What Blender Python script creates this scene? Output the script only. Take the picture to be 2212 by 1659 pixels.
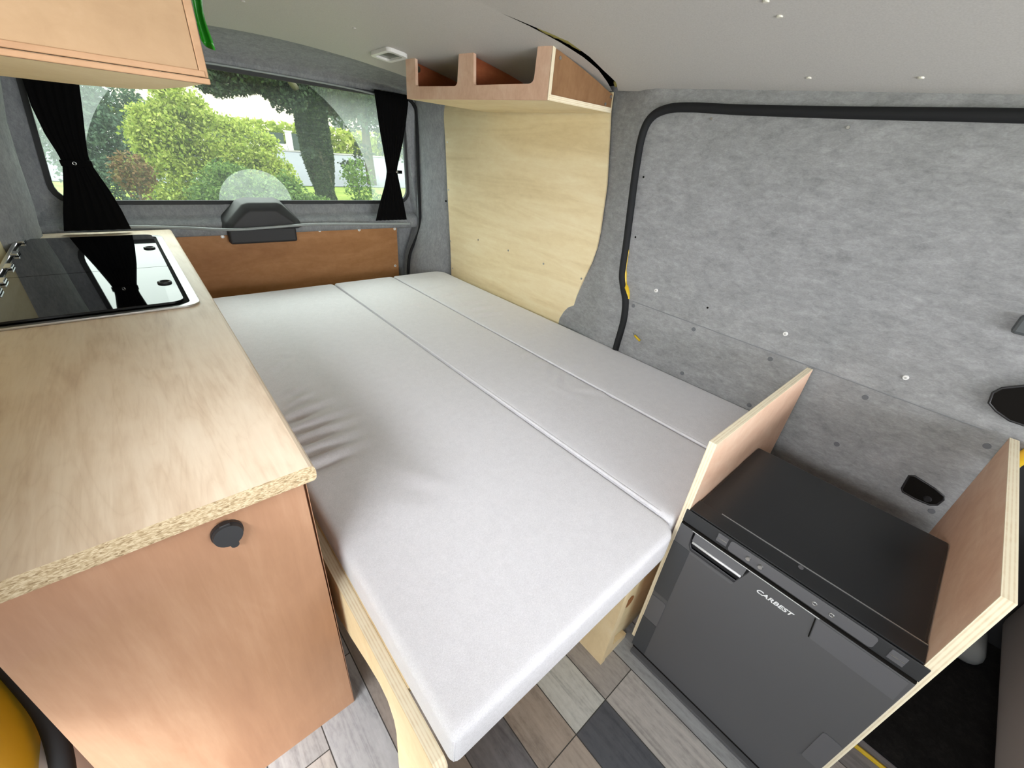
import bpy, bmesh, math, random
import numpy as np
from mathutils import Vector, Matrix

for o in list(bpy.data.objects):
    bpy.data.objects.remove(o, do_unlink=True)
S = bpy.context.scene
COL = S.collection

# ------------------------------------------------------------------ camera
cam_d = bpy.data.cameras.new('camera')
cam = bpy.data.objects.new('camera', cam_d); COL.objects.link(cam)
cam_d.sensor_fit = 'HORIZONTAL'; cam_d.sensor_width = 36.0
cam_d.lens = 36.0 * 883.2472 / 2212.0
cam_d.clip_start = 0.01; cam_d.clip_end = 300
Rw = Matrix(((0.75361238, 0.26942666, -0.59956456),
             (-0.65208984, 0.42126479, -0.63032913),
             (0.08274797, 0.8659938, 0.49316074)))
cam.matrix_world = Matrix.Translation((0, 0, 1.1)) @ Rw.to_4x4()
S.camera = cam

# ------------------------------------------------------------------ world, lights, exposure
W = bpy.data.worlds.new('overcast_sky'); S.world = W; W.use_nodes = True
wn = W.node_tree.nodes; wl = W.node_tree.links
bg = wn['Background']
tc = wn.new('ShaderNodeTexCoord'); sp = wn.new('ShaderNodeSeparateXYZ'); rp = wn.new('ShaderNodeValToRGB')
wl.new(tc.outputs['Generated'], sp.inputs[0]); wl.new(sp.outputs['Z'], rp.inputs[0]); wl.new(rp.outputs[0], bg.inputs[0])
rp.color_ramp.elements[0].position = 0.0; rp.color_ramp.elements[0].color = (0.62, 0.66, 0.68, 1)
rp.color_ramp.elements[1].position = 0.5; rp.color_ramp.elements[1].color = (0.95, 0.98, 1.0, 1)
bg.inputs[1].default_value = 6.5

def area(name, loc, target, sx, sy, power, col=(1, 1, 1)):
    l = bpy.data.lights.new(name, 'AREA'); l.shape = 'RECTANGLE'; l.size = sx; l.size_y = sy
    l.energy = power; l.color = col
    o = bpy.data.objects.new(name, l); COL.objects.link(o); o.location = loc
    d = Vector(target) - Vector(loc)
    o.rotation_euler = d.to_track_quat('-Z', 'Y').to_euler()
    return o
# daylight through the open side door on the left and the windscreen, plus added fill lamps
area('daylight_side_door', (-0.85, -0.05, 1.30), (1.1, 1.0, 0.45), 0.9, 0.6, 58, (0.97, 0.98, 1.0))
area('daylight_windscreen', (0.72, -1.85, 1.05), (0.6, 1.4, 1.15), 1.3, 0.4, 8, (0.97, 0.98, 1.0))
_l = area('ceiling_fill', (0.75, -1.25, 0.85), (0.85, 0.25, 1.38), 1.3, 0.5, 11, (0.98, 0.98, 1.0)); _l.data.spread = math.radians(100)  # fill lamp added to brighten the ceiling, spread kept narrow
area('sky_fill_above_tailgate', (0.55, 3.5, 2.35), (0.62, 1.3, 0.55), 2.4, 1.0, 130, (0.95, 0.98, 1.0))  # lamp added outside above the view, boosts the sky light at the rear
S.view_settings.view_transform = 'Standard'; S.view_settings.look = 'None'
S.view_settings.exposure = 0.0; S.view_settings.gamma = 1.0
S.view_settings.use_curve_mapping = False
try:
    S.cycles.use_denoising = True
    S.cycles.max_bounces = 10; S.cycles.diffuse_bounces = 6; S.cycles.transparent_max_bounces = 24
    S.cycles.sample_clamp_indirect = 6
except Exception:
    pass

# ------------------------------------------------------------------ material helpers
def lin(c):
    out = []
    for v in c[:3]:
        v /= 255.0
        out.append(v / 12.92 if v <= 0.04045 else ((v + 0.055) / 1.055) ** 2.4)
    return tuple(out) + (1.0,)
class Mt:
    def __init__(s, name, rough=0.5, col=(128, 128, 128), metal=0.0, spec=0.5):
        s.m = bpy.data.materials.new(name); s.m.use_nodes = True
        s.t = s.m.node_tree; s.n = s.t.nodes; s.b = s.n['Principled BSDF']
        s.b.inputs['Base Color'].default_value = lin(col); s.b.inputs['Roughness'].default_value = rough
        s.b.inputs['Metallic'].default_value = metal; s.b.inputs['Specular IOR Level'].default_value = spec
    def new(s, t, **k):
        n = s.n.new('ShaderNode' + t)
        for a, v in k.items():
            if isinstance(a, str) and hasattr(n, a): setattr(n, a, v)
        return n
    def link(s, a, b): s.t.links.new(a, b)
    def coord(s, scale=(1, 1, 1), rot=(0, 0, 0), kind='Object', loc=(0, 0, 0)):
        t = s.new('TexCoord'); m = s.new('Mapping')
        m.inputs['Scale'].default_value = scale; m.inputs['Rotation'].default_value = rot; m.inputs['Location'].default_value = loc
        s.link(t.outputs[kind], m.inputs[0]); return m.outputs[0]
    def noise(s, vec, scale=5, detail=4, rough=0.5, dist=0.0):
        n = s.new('TexNoise'); n.inputs['Scale'].default_value = scale; n.inputs['Detail'].default_value = detail
        n.inputs['Roughness'].default_value = rough; n.inputs['Distortion'].default_value = dist
        s.link(vec, n.inputs['Vector']); return n.outputs['Fac']
    def ramp(s, fac, stops):
        r = s.new('ValToRGB'); e = r.color_ramp.elements
        while len(e) < len(stops): e.new(0.5)
        for i, (p, c) in enumerate(stops):
            e[i].position = p; e[i].color = lin(c) if max(c) > 1.0 else tuple(c) + (1,)
        s.link(fac, r.inputs[0]); return r.outputs[0]
    def mix(s, f, a, b, mode='MIX'):
        m = s.new('Mix'); m.data_type = 'RGBA'; m.blend_type = mode
        for sock, v in ((m.inputs[0], f), (m.inputs[6], a), (m.inputs[7], b)):
            if hasattr(v, 'links') or hasattr(v, 'is_linked'): s.link(v, sock)
            else: sock.default_value = v
        return m.outputs[2]
    def math(s, op, a, b=0.0, c=None):
        m = s.new('Math'); m.operation = op
        for i, v in enumerate((a, b) if c is None else (a, b, c)):
            if hasattr(v, 'is_linked'): s.link(v, m.inputs[i])
            else: m.inputs[i].default_value = v
        return m.outputs[0]
    def base(s, out): s.link(out, s.b.inputs['Base Color']); return s
    def bump(s, fac, strength=0.2, dist=0.01):
        b = s.new('Bump'); b.inputs['Strength'].default_value = strength; b.inputs['Distance'].default_value = dist
        s.link(fac, b.inputs['Height']); s.link(b.outputs[0], s.b.inputs['Normal']); return s

def flat(name, col, rough=0.5, metal=0.0, spec=0.5):
    return Mt(name, rough, col, metal, spec).m

def m_felt(name, c0, c1, c2, sc=(1, 1, 1)):
    a = Mt(name, 0.95, spec=0.15)
    v = a.coord(scale=sc)
    n1 = a.noise(v, 75, 6, 0.7, 0.5); n2 = a.noise(v, 22, 4, 0.6, 0.3); n3 = a.noise(v, 320, 2, 0.6)
    f = a.math('ADD', a.math('MULTIPLY', n1, 0.6), a.math('MULTIPLY', n2, 0.4))
    f = a.math('ADD', a.math('MULTIPLY', f, 0.8), a.math('MULTIPLY', n3, 0.2))
    a.base(a.ramp(f, [(0.36, c0), (0.5, c1), (0.66, c2)]))
    a.bump(a.math('ADD', n1, n3), 0.15, 0.002)
    return a.m
M_FELT = m_felt('grey_felt', (126, 127, 128), (145, 146, 147), (166, 167, 168), (0.6, 0.6, 1.3))
M_FELT2 = m_felt('grey_felt_pillar', (126, 130, 134), (146, 149, 152), (166, 169, 171), (1.5, 1.5, 0.8))

def m_veneer(name, c0, c1, c2, grain=(6, 6, 1.2), rot=(0, 0, 0), rough=0.55, spots=0.0):
    a = Mt(name, rough, spec=0.3)
    v = a.coord(scale=grain, rot=rot)
    n1 = a.noise(v, 2.2, 5, 0.6, 0.8)
    v2 = a.coord(scale=tuple(x * 9 for x in grain[:2]) + (grain[2] * 2.5,), rot=rot)
    n2 = a.noise(v2, 3.0, 4, 0.7, 0.3)
    f = a.math('ADD', a.math('MULTIPLY', n1, 0.7), a.math('MULTIPLY', n2, 0.3))
    a.base(a.ramp(f, [(0.34, c0), (0.5, c1), (0.66, c2)]))
    a.bump(n2, 0.08, 0.002)
    return a.m
M_PLY_BROWN = m_veneer('brown_plywood', (166, 124, 96), (178, 136, 106), (192, 152, 122), (2.2, 2.2, 0.8))
M_PLY_TAIL = m_veneer('dark_brown_plywood', (156, 108, 66), (170, 122, 78), (184, 136, 92), (1.0, 4, 5))
M_PLY_PINK = m_veneer('pink_brown_plywood', (212, 172, 146), (224, 188, 162), (232, 202, 178), (2.0, 5, 5))
M_PLY_LIGHT = m_veneer('pale_poplar_plywood', (222, 202, 158), (234, 216, 174), (242, 228, 190), (1.5, 0.7, 7), rough=0.6)
M_PLY_CREAM = m_veneer('cream_plywood', (226, 202, 158), (238, 216, 174), (244, 226, 190), (5, 2.0, 3), rough=0.6)
M_PLY_CAB = m_veneer('beige_plywood', (150, 120, 88), (162, 132, 99), (174, 144, 112), (1.5, 4, 6), rough=0.5)
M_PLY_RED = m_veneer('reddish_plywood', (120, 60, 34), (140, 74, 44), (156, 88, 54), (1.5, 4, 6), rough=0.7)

def m_plyedge(name, axis=2, scale=160.0, c=((216, 194, 156), (242, 231, 204))):
    a = Mt(name, 0.7, spec=0.2)
    t = a.new('TexCoord'); s = a.new('SeparateXYZ'); a.link(t.outputs['Object'], s.inputs[0])
    z = s.outputs[axis]
    w = a.math('SINE', a.math('MULTIPLY', z, scale * 6.283))
    v = a.coord(); n = a.noise(v, 60, 3, 0.6)
    f = a.math('ADD', a.math('MULTIPLY', w, 0.13), a.math('ADD', 0.3, a.math('MULTIPLY', n, 0.35)))
    a.base(a.ramp(f, [(0.20, c[0]), (0.5, c[1])]))
    return a.m
M_EDGE_X = m_plyedge('plywood_edge_x', 0, 210)
M_EDGE_Y = m_plyedge('plywood_edge_y', 1, 210)
M_EDGE_Z = m_plyedge('plywood_edge_z', 2, 210)

def m_worktop():
    a = Mt('birch_laminate', 0.40, spec=0.35)
    v = a.coord(scale=(9, 1.6, 4)); n1 = a.noise(v, 1.3, 6, 0.6, 1.6)
    v2 = a.coord(scale=(75, 7, 4)); n2 = a.noise(v2, 1.6, 4, 0.6, 0.5)
    v3 = a.coord(scale=(5, 3, 3)); n3 = a.noise(v3, 1.6, 3, 0.6, 0.4)
    v4 = a.coord(scale=(9, 1.4, 3)); n4 = a.noise(v4, 0.9, 2, 0.5, 1.2)
    rings = a.math('ABSOLUTE', a.math('SINE', a.math('MULTIPLY', n4, 46.0)))       # flamed figure in the veneer print
    rings = a.math('POWER', rings, 0.35)
    f = a.math('ADD', a.math('MULTIPLY', n1, 0.42), a.math('ADD', a.math('MULTIPLY', n2, 0.25), a.math('MULTIPLY', n3, 0.33)))
    f = a.math('ADD', f, a.math('MULTIPLY', a.math('SUBTRACT', rings, 0.85), 0.055))
    c = a.ramp(f, [(0.30, (196, 172, 148)), (0.42, (216, 195, 170)), (0.52, (228, 210, 187)), (0.68, (238, 223, 202))])
    a.base(c)
    return a.m
M_WORKTOP = m_worktop()
def m_chip():
    a = Mt('chipboard_edge', 0.85, spec=0.2)
    v = a.coord(scale=(1, 1, 2.6))
    vo = a.new('TexVoronoi'); vo.inputs['Scale'].default_value = 300; a.link(v, vo.inputs['Vector'])
    n = a.noise(v, 170, 4, 0.6)
    bw = a.new('RGBToBW'); a.link(vo.outputs['Color'], bw.inputs[0])
    c = a.ramp(a.math('ADD', a.math('MULTIPLY', n, 0.6), a.math('MULTIPLY', bw.outputs[0], 0.4)), [(0.28, (140, 118, 88)), (0.40, (176, 154, 120)), (0.52, (194, 174, 140)), (0.66, (212, 196, 164))])
    a.base(c); a.bump(n, 0.3, 0.002)
    return a.m
M_CHIP = m_chip()

def m_fabric():
    a = Mt('pale_grey_woven_fabric', 0.9, spec=0.12)
    v = a.coord(scale=(1.0, 2.4, 1)); n = a.noise(v, 420, 3, 0.7); v2 = a.coord(); n2 = a.noise(v2, 55, 4, 0.6)
    f = a.math('ADD', a.math('MULTIPLY', n, 0.8), a.math('MULTIPLY', n2, 0.2))
    a.base(a.ramp(f, [(0.33, (204, 203, 207)), (0.5, (216, 215, 219)), (0.68, (228, 227, 231))]))
    a.bump(n, 0.25, 0.0015)
    a.b.inputs['Sheen Weight'].default_value = 0.15
    return a.m
M_FABRIC = m_fabric()

def m_ceiling():
    a = Mt('ceiling_vinyl', 0.6, spec=0.3)
    v = a.coord(); n = a.noise(v, 300, 2, 0.6)
    a.base(a.ramp(n, [(0.3, (186, 184, 180)), (0.7, (197, 195, 191))]))
    a.bump(n, 0.06, 0.001)
    return a.m
M_CEIL = m_ceiling()

def m_floor():
    a = Mt('vinyl_planks', 0.5, spec=0.35)
    t = a.new('TexCoord'); s = a.new('SeparateXYZ'); a.link(t.outputs['Object'], s.inputs[0])
    PW, PL, X0 = 0.1045, 0.62, 0.438
    xs = a.math('DIVIDE', a.math('SUBTRACT', s.outputs[0], X0), PW)
    row = a.math('FLOOR', xs); fx = a.math('FRACT', xs)
    wn1 = a.new('TexWhiteNoise'); wn1.noise_dimensions = '1D'; a.link(row, wn1.inputs['W'])
    ys = a.math('ADD', a.math('DIVIDE', a.math('SUBTRACT', s.outputs[1], 0.15), PL), a.math('MULTIPLY', a.math('MULTIPLY', a.math('FLOOR', a.math('MULTIPLY', wn1.outputs['Value'], 4.0)), 0.25), a.math('MINIMUM', a.math('ABSOLUTE', row), 1.0)))
    pid = a.math('FLOOR', ys); fy = a.math('FRACT', ys)
    cmb = a.new('CombineXYZ'); a.link(row, cmb.inputs[0]); a.link(pid, cmb.inputs[1])
    wn2 = a.new('TexWhiteNoise'); wn2.noise_dimensions = '2D'; a.link(cmb.outputs[0], wn2.inputs['Vector'])
    tone = a.ramp(wn2.outputs['Value'], [(0.0, (112, 115, 124)), (0.22, (144, 146, 152)), (0.42, (178, 166, 156)), (0.62, (196, 192, 188)), (0.8, (218, 216, 210)), (1.0, (140, 132, 128))])
    cols = [(196, 188, 182), (150, 144, 142), (188, 184, 180), (172, 176, 182), (158, 146, 136), (88, 93, 104), (172, 156, 142), (150, 150, 150), (186, 180, 174), (178, 178, 176), (150, 142, 136), (120, 120, 124), (166, 156, 148)]
    rr = a.new('ValToRGB'); rr.color_ramp.interpolation = 'CONSTANT'; e_ = rr.color_ramp.elements
    while len(e_) < len(cols): e_.new(0.5)
    for i_, q_ in enumerate(cols): e_[i_].position = i_ / 16.0; e_[i_].color = lin(q_)
    a.link(a.math('DIVIDE', a.math('ADD', row, 7.5), 16.0), rr.inputs[0])
    tone = a.mix(0.65, tone, rr.outputs[0])
    is0 = a.math('LESS_THAN', a.math('ABSOLUTE', row), 0.5)
    end0 = a.mix(a.math('GREATER_THAN', s.outputs[1], 0.15), lin((92, 94, 100)), lin((208, 208, 202)))
    tone = a.mix(is0, tone, end0)
    off = a.new('VectorMath'); off.operation = 'SCALE'; a.link(wn2.outputs['Color'], off.inputs[0]); off.inputs['Scale'].default_value = 7.0
    add = a.new('VectorMath'); add.operation = 'ADD'; a.link(t.outputs['Object'], add.inputs[0]); a.link(off.outputs[0], add.inputs[1])
    mp = a.new('Mapping'); mp.inputs['Scale'].default_value = (45, 3.2, 1); a.link(add.outputs[0], mp.inputs[0])
    g1 = a.noise(mp.outputs[0], 1.0, 6, 0.65, 1.1)
    mp2 = a.new('Mapping'); mp2.inputs['Scale'].default_value = (140, 60, 1); a.link(add.outputs[0], mp2.inputs[0])
    g2 = a.noise(mp2.outputs[0], 1.0, 3, 0.6)
    g = a.math('ADD', a.math('MULTIPLY', g1, 0.7), a.math('MULTIPLY', g2, 0.3))
    gr = a.ramp(g, [(0.3, (0.36, 0.36, 0.37)), (0.5, (0.78, 0.78, 0.78)), (0.7, (1.0, 1.0, 1.0))])
    c = a.mix(0.85, tone, gr, 'MULTIPLY')
    e = 0.012
    ex = a.math('MINIMUM', fx, a.math('SUBTRACT', 1.0, fx)); ey = a.math('MINIMUM', fy, a.math('SUBTRACT', 1.0, fy))
    gap = a.math('MAXIMUM', a.math('LESS_THAN', ex, 0.011), a.math('LESS_THAN', ey, 0.0018))
    c = a.mix(gap, c, lin((60, 58, 56)))
    a.base(c)
    a.bump(a.math('SUBTRACT', g, a.math('MULTIPLY', gap, 0.6)), 0.15, 0.002)
    return a.m
M_FLOOR = m_floor()

M_BLACK = flat('black_plastic', (38, 38, 40), 0.45)
M_BLACK_MATTE = flat('black_moulded_plastic', (44, 45, 47), 0.6)
M_FRIDGE = flat('anthracite_fridge_door', (84, 84, 86), 0.42, 0.0, 0.45)
M_FRIDGE_TOP = flat('fridge_black_casing', (25, 26, 28), 0.28, 0.0, 0.5)
M_FRIDGE_SIDE = flat('fridge_side_trim', (62, 64, 68), 0.4)
M_FRIDGE_GREY = flat('fridge_grey_trim', (92, 92, 95), 0.4)
M_RUBBER = flat('black_rubber', (26, 27, 29), 0.75, 0.0, 0.3)
M_STEEL = flat('brushed_steel', (196, 196, 194), 0.28, 1.0)
M_CHROME = flat('polished_metal', (225, 226, 228), 0.12, 1.0)
M_SILVER = flat('silver_trim', (228, 229, 230), 0.35, 0.35)
M_WHITE = flat('white_plastic', (232, 232, 230), 0.4)
M_WHITE_TXT = flat('white_print', (225, 226, 228), 0.5)
M_YELLOW = Mt('yellow_car_paint', 0.3, (204, 172, 40)).m
M_CURTAIN = flat('black_curtain_cloth', (9, 9, 10), 0.95, 0, 0.1)
M_DARK = flat('dark_cavity', (22, 20, 18), 0.9, 0, 0.1)
M_CARPET = m_felt('black_carpet', (18, 18, 18), (26, 26, 26), (38, 37, 36))
M_SCREW = flat('zinc_screw', (190, 190, 188), 0.35, 0.9)
M_GREY_CABLE = flat('grey_trim_strip', (150, 158, 158), 0.35)
M_GASKET = flat('window_gasket', (52, 54, 56), 0.7)
def m_glass_black():
    a = Mt('black_glass', 0.03, (5, 5, 6)); a.b.inputs['IOR'].default_value = 1.45
    a.b.inputs['Specular IOR Level'].default_value = 0.35; a.b.inputs['Coat Weight'].default_value = 0.25; a.b.inputs['Coat Roughness'].default_value = 0.02; a.b.inputs['Coat IOR'].default_value = 1.4
    return a.m
M_HOB = m_glass_black()

# ------------------------------------------------------------------ mesh helpers
def obj(name, bm, mat, parent=None, smooth=False, bevel=0.0, seg=2, mats=None):
    if bevel > 0:
        bmesh.ops.bevel(bm, geom=list(bm.edges), offset=bevel, segments=seg, affect='EDGES', clamp_overlap=True, profile=0.5)
    bmesh.ops.recalc_face_normals(bm, faces=list(bm.faces))
    me = bpy.data.meshes.new(name); bm.to_mesh(me); bm.free()
    for m in (mats or [mat]): me.materials.append(m)
    if smooth:
        for p in me.polygons: p.use_smooth = True
    o = bpy.data.objects.new(name, me); COL.objects.link(o)
    if parent is not None:
        o.parent = parent
        o.location = -WL(parent)
    return o
def WL(o):
    v = Vector(o.location)
    while o.parent is not None:
        o = o.parent; v = v + Vector(o.location)
    return v
def tag(o, label=None, cat=None, group=None, kind=None):
    if label: o['label'] = label
    if cat: o['category'] = cat
    if group: o['group'] = group
    if kind: o['kind'] = kind
    return o
def empty(name, loc, label, cat, group=None):
    o = bpy.data.objects.new(name, None); COL.objects.link(o); o.location = loc
    o.empty_display_size = 0.05
    return tag(o, label, cat, group)
def struct(name, bm, mat, label=None, smooth=False, **k):
    o = obj(name, bm, mat, None, smooth, **k); o['kind'] = 'structure'
    if label: o['label'] = label; o['category'] = name.split('_')[0]
    return o
def box(x0, x1, y0, y1, z0, z1, bm=None):
    bm = bm or bmesh.new()
    vs = [bm.verts.new((x, y, z)) for x in (x0, x1) for y in (y0, y1) for z in (z0, z1)]
    for f in ((0, 1, 3, 2), (4, 6, 7, 5), (0, 4, 5, 1), (2, 3, 7, 6), (0, 2, 6, 4), (1, 5, 7, 3)):
        bm.faces.new([vs[i] for i in f])
    return bm
def prism(pts, vec, bm=None):
    """closed polygon (3-D points) extruded along vec"""
    bm = bm or bmesh.new(); vec = Vector(vec)
    a = [bm.verts.new(p) for p in pts]; b = [bm.verts.new(Vector(p) + vec) for p in pts]
    n = len(pts)
    bm.faces.new(a); bm.faces.new(b[::-1])
    for i in range(n): bm.faces.new([a[i], b[i], b[(i + 1) % n], a[(i + 1) % n]])
    return bm
def tube(pts, r, seg=10, bm=None, closed=False, flat_=None):
    bm = bm or bmesh.new(); P = [Vector(p) for p in pts]; rings = []
    n = len(P)
    uprev = None
    for i, p in enumerate(P):
        if closed: t = P[(i + 1) % n] - P[i - 1]
        else: t = P[min(i + 1, n - 1)] - P[max(i - 1, 0)]
        t.normalize()
        if uprev is None:
            u = t.cross(Vector((0, 0, 1)))
            if u.length < 1e-3: u = t.cross(Vector((1, 0, 0)))
        else: u = uprev - t * uprev.dot(t)
        u.normalize(); uprev = u.copy(); v = t.cross(u).normalized()
        rr = r[i] if isinstance(r, (list, tuple)) else r
        a, b = (rr, rr) if flat_ is None else (rr * flat_[0], rr * flat_[1])
        rings.append([bm.verts.new(p + u * a * math.cos(k * 2 * math.pi / seg) + v * b * math.sin(k * 2 * math.pi / seg)) for k in range(seg)])
    for i in range(n if closed else n - 1):
        A, B = rings[i], rings[(i + 1) % n]
        for k in range(seg): bm.faces.new([A[k], A[(k + 1) % seg], B[(k + 1) % seg], B[k]])
    if not closed:
        bm.faces.new(rings[0][::-1]); bm.faces.new(rings[-1])
    return bm
def smoothpath(pts, sub=6, closed=False):
    P = [Vector(p) for p in pts]; out = []; n = len(P)
    for i in range(n if closed else n - 1):
        g = lambda j: P[j % n] if closed else P[max(0, min(n - 1, j))]
        p0, p1, p2, p3 = g(i - 1), g(i), g(i + 1), g(i + 2)
        for k in range(sub):
            t = k / sub
            out.append(0.5 * ((2 * p1) + (p2 - p0) * t + (2 * p0 - 5 * p1 + 4 * p2 - p3) * t * t + (3 * p1 - p0 - 3 * p2 + p3) * t ** 3))
    if not closed: out.append(P[-1])
    return out
def disc(c, axis, r, h, seg=20, bm=None, r2=None):
    """short cylinder centred at c, pointing along axis for h"""
    bm = bm or bmesh.new(); ax = Vector(axis).normalized()
    u = ax.cross(Vector((0.3, 0.2, 0.9))).normalized(); v = ax.cross(u)
    c = Vector(c); r2 = r if r2 is None else r2
    A = [bm.verts.new(c + (u * math.cos(k * 2 * math.pi / seg) + v * math.sin(k * 2 * math.pi / seg)) * r) for k in range(seg)]
    B = [bm.verts.new(c + ax * h + (u * math.cos(k * 2 * math.pi / seg) + v * math.sin(k * 2 * math.pi / seg)) * r2) for k in range(seg)]
    bm.faces.new(A[::-1]); bm.faces.new(B)
    for k in range(seg): bm.faces.new([A[k], A[(k + 1) % seg], B[(k + 1) % seg], B[k]])
    return bm
def torus(c, axis, R, r, bm=None, seg=20, s2=8):
    ax = Vector(axis).normalized(); u = ax.cross(Vector((0.3, 0.2, 0.9))).normalized(); v = ax.cross(u); c = Vector(c)
    bm = bm or bmesh.new(); rings = []
    for k in range(seg):
        d = u * math.cos(k * 2 * math.pi / seg) + v * math.sin(k * 2 * math.pi / seg)
        rings.append([bm.verts.new(c + d * (R + r * math.cos(j * 2 * math.pi / s2)) + ax * r * math.sin(j * 2 * math.pi / s2)) for j in range(s2)])
    for k in range(seg):
        A, B = rings[k], rings[(k + 1) % seg]
        for j in range(s2): bm.faces.new([A[j], B[j], B[(j + 1) % s2], A[(j + 1) % s2]])
    return bm
def rrect(x0, x1, y0, y1, r, n=6):
    pts = []
    for cx, cy, a0 in ((x1 - r, y1 - r, 0), (x0 + r, y1 - r, 90), (x0 + r, y0 + r, 180), (x1 - r, y0 + r, 270)):
        for k in range(n + 1):
            a = math.radians(a0 + 90 * k / n); pts.append((cx + r * math.cos(a), cy + r * math.sin(a)))
    return pts
def ringplate(outer, inner, z0, z1, f, bm=None):
    """plate with a hole; outer/inner = equal-length 2-D loops, f maps (a,b,h) to 3-D"""
    bm = bm or bmesh.new(); n = len(outer)
    L = [[bm.verts.new(f(p[0], p[1], h)) for p in loop] for loop in (outer, inner) for h in (z0, z1)]
    for i in range(n):
        j = (i + 1) % n
        bm.faces.new([L[0][i], L[0][j], L[2][j], L[2][i]]); bm.faces.new([L[1][i], L[3][i], L[3][j], L[1][j]])
        bm.faces.new([L[0][i], L[1][i], L[1][j], L[0][j]]); bm.faces.new([L[2][i], L[2][j], L[3][j], L[3][i]])
    return bm
def interp(x, xs, ys):
    if x <= xs[0]: return ys[0]
    for i in range(1, len(xs)):
        if x <= xs[i]:
            t = (x - xs[i - 1]) / (xs[i] - xs[i - 1]); return ys[i - 1] + (ys[i] - ys[i - 1]) * t
    return ys[-1]
def grid(fn, us, vs, bm=None, uclosed=False):
    bm = bm or bmesh.new(); G = [[bm.verts.new(fn(u, v)) for v in vs] for u in us]
    for i in range(len(us) - 1):
        for j in range(len(vs) - 1): bm.faces.new([G[i][j], G[i + 1][j], G[i + 1][j + 1], G[i][j + 1]])
    return bm
def lsp(a, b, n): return [a + (b - a) * i / n for i in range(n + 1)]

XC = 0.52   # van centre line
def zceil(x, y):
    return 1.385 - 0.15 * (x - 0.5) ** 2 + (0.04 * (y - 0.45) if y < 1.05 else 0.024 - 0.03 * (y - 1.05))

# ================================================================== SETTING
# floor
struct('floor', box(-0.42, 1.53, -1.9, 2.36, -0.03, 0.0), M_FLOOR, 'grey and brown patchwork vinyl plank floor of the van')
# right wall: side lining with the sliding door region
def xwall(y, z):
    t = max(0.0, min(1.0, (y - 0.86) / 0.2)); t = t * t * (3 - 2 * t)
    door = 1.318 if z > 0.70 else (1.305 if z < 0.66 else 1.305 + 0.013 * (z - 0.66) / 0.04)
    rear = 1.366
    x = door + (rear - door) * t
    if 0.85 < y < 1.25 and z < 0.8:  # swelling towards the wheel arch
        x -= 0.03 * math.sin(math.pi * (y - 0.85) / 0.4) * (0.8 - z) / 0.35 if z > 0.45 else 0.03 * math.sin(math.pi * (y - 0.85) / 0.4)
    return x
ys = lsp(-0.235, 0.8, 14) + lsp(0.84, 1.3, 12) + lsp(1.36, 2.06, 8)
zs = lsp(0.0, 0.62, 8) + [0.655, 0.66, 0.70, 0.705] + lsp(0.76, 1.20, 6) + [1.25, 1.275, 1.30, 1.325]
def wr(y, z):
    zt = z
    if z > 1.26: zt = 1.26 + (z - 1.26) * (zceil(1.315, y) + 0.012 - 1.26) / (1.325 - 1.26)
    return (xwall(y, min(z, 1.3)), y, zt)
wall_r = struct('wall_right', grid(wr, ys, zs), M_FELT, 'grey felt lined side wall with the sliding door', smooth=True)
# D pillars at the rear corners (felt)
def pillar(sgn):
    bm = bmesh.new()
    prof = [(0.850, 2.05), (0.838, 2.075), (0.822, 2.12), (0.800, 2.18), (0.789, 2.24), (0.786, 2.28), (0.79, 2.36)]
    low = [(0.850, 2.05), (0.81, 2.075), (0.76, 2.12), (0.72, 2.18), (0.700, 2.24), (0.696, 2.28), (0.70, 2.36)]
    zz = [0.0, 0.40, 0.50, 0.58, 0.66, 0.72, 0.9, 1.1, 1.24, 1.34]
    ww = [1, 1, 0.85, 0.5, 0.15, 0.0, 0.0, 0.03, 0.10, 0.3]
    def fn(i, j):
        w = ww[j]; a = prof[i]; b = low[i]
        lean = 0.0
        return (XC + sgn * (a[0] + (b[0] - a[0]) * w - lean), a[1], zz[j])
    return grid(fn, range(len(prof)), range(len(zz)), bm)
struct('trim_1', pillar(1), M_FELT2, 'grey felt covered rear corner pillar right of the tailgate window', smooth=True)
def pillar_left():
    bm = bmesh.new()
    prof = [(-0.325, 2.00), (-0.30, 2.03), (-0.268, 2.10), (-0.25, 2.18), (-0.244, 2.235), (-0.262, 2.27), (-0.28, 2.36)]
    zz = [0.0, 0.5, 0.703, 0.715, 0.74, 0.80, 0.93, 1.05, 1.17, 1.26, 1.34]
    dx = [0, 0, 0.0, 0.002, 0.004, 0.016, 0.03, 0.048, 0.085, 0.14, 0.2]
    return grid(lambda i, j: (prof[i][0] + dx[j] * (0.3 + 0.7 * i / 6), prof[i][1], zz[j]), range(len(prof)), range(len(zz)), bm)
struct('trim_2', pillar_left(), M_FELT2, 'grey felt covered rear corner pillar behind the hob', smooth=True)
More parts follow.
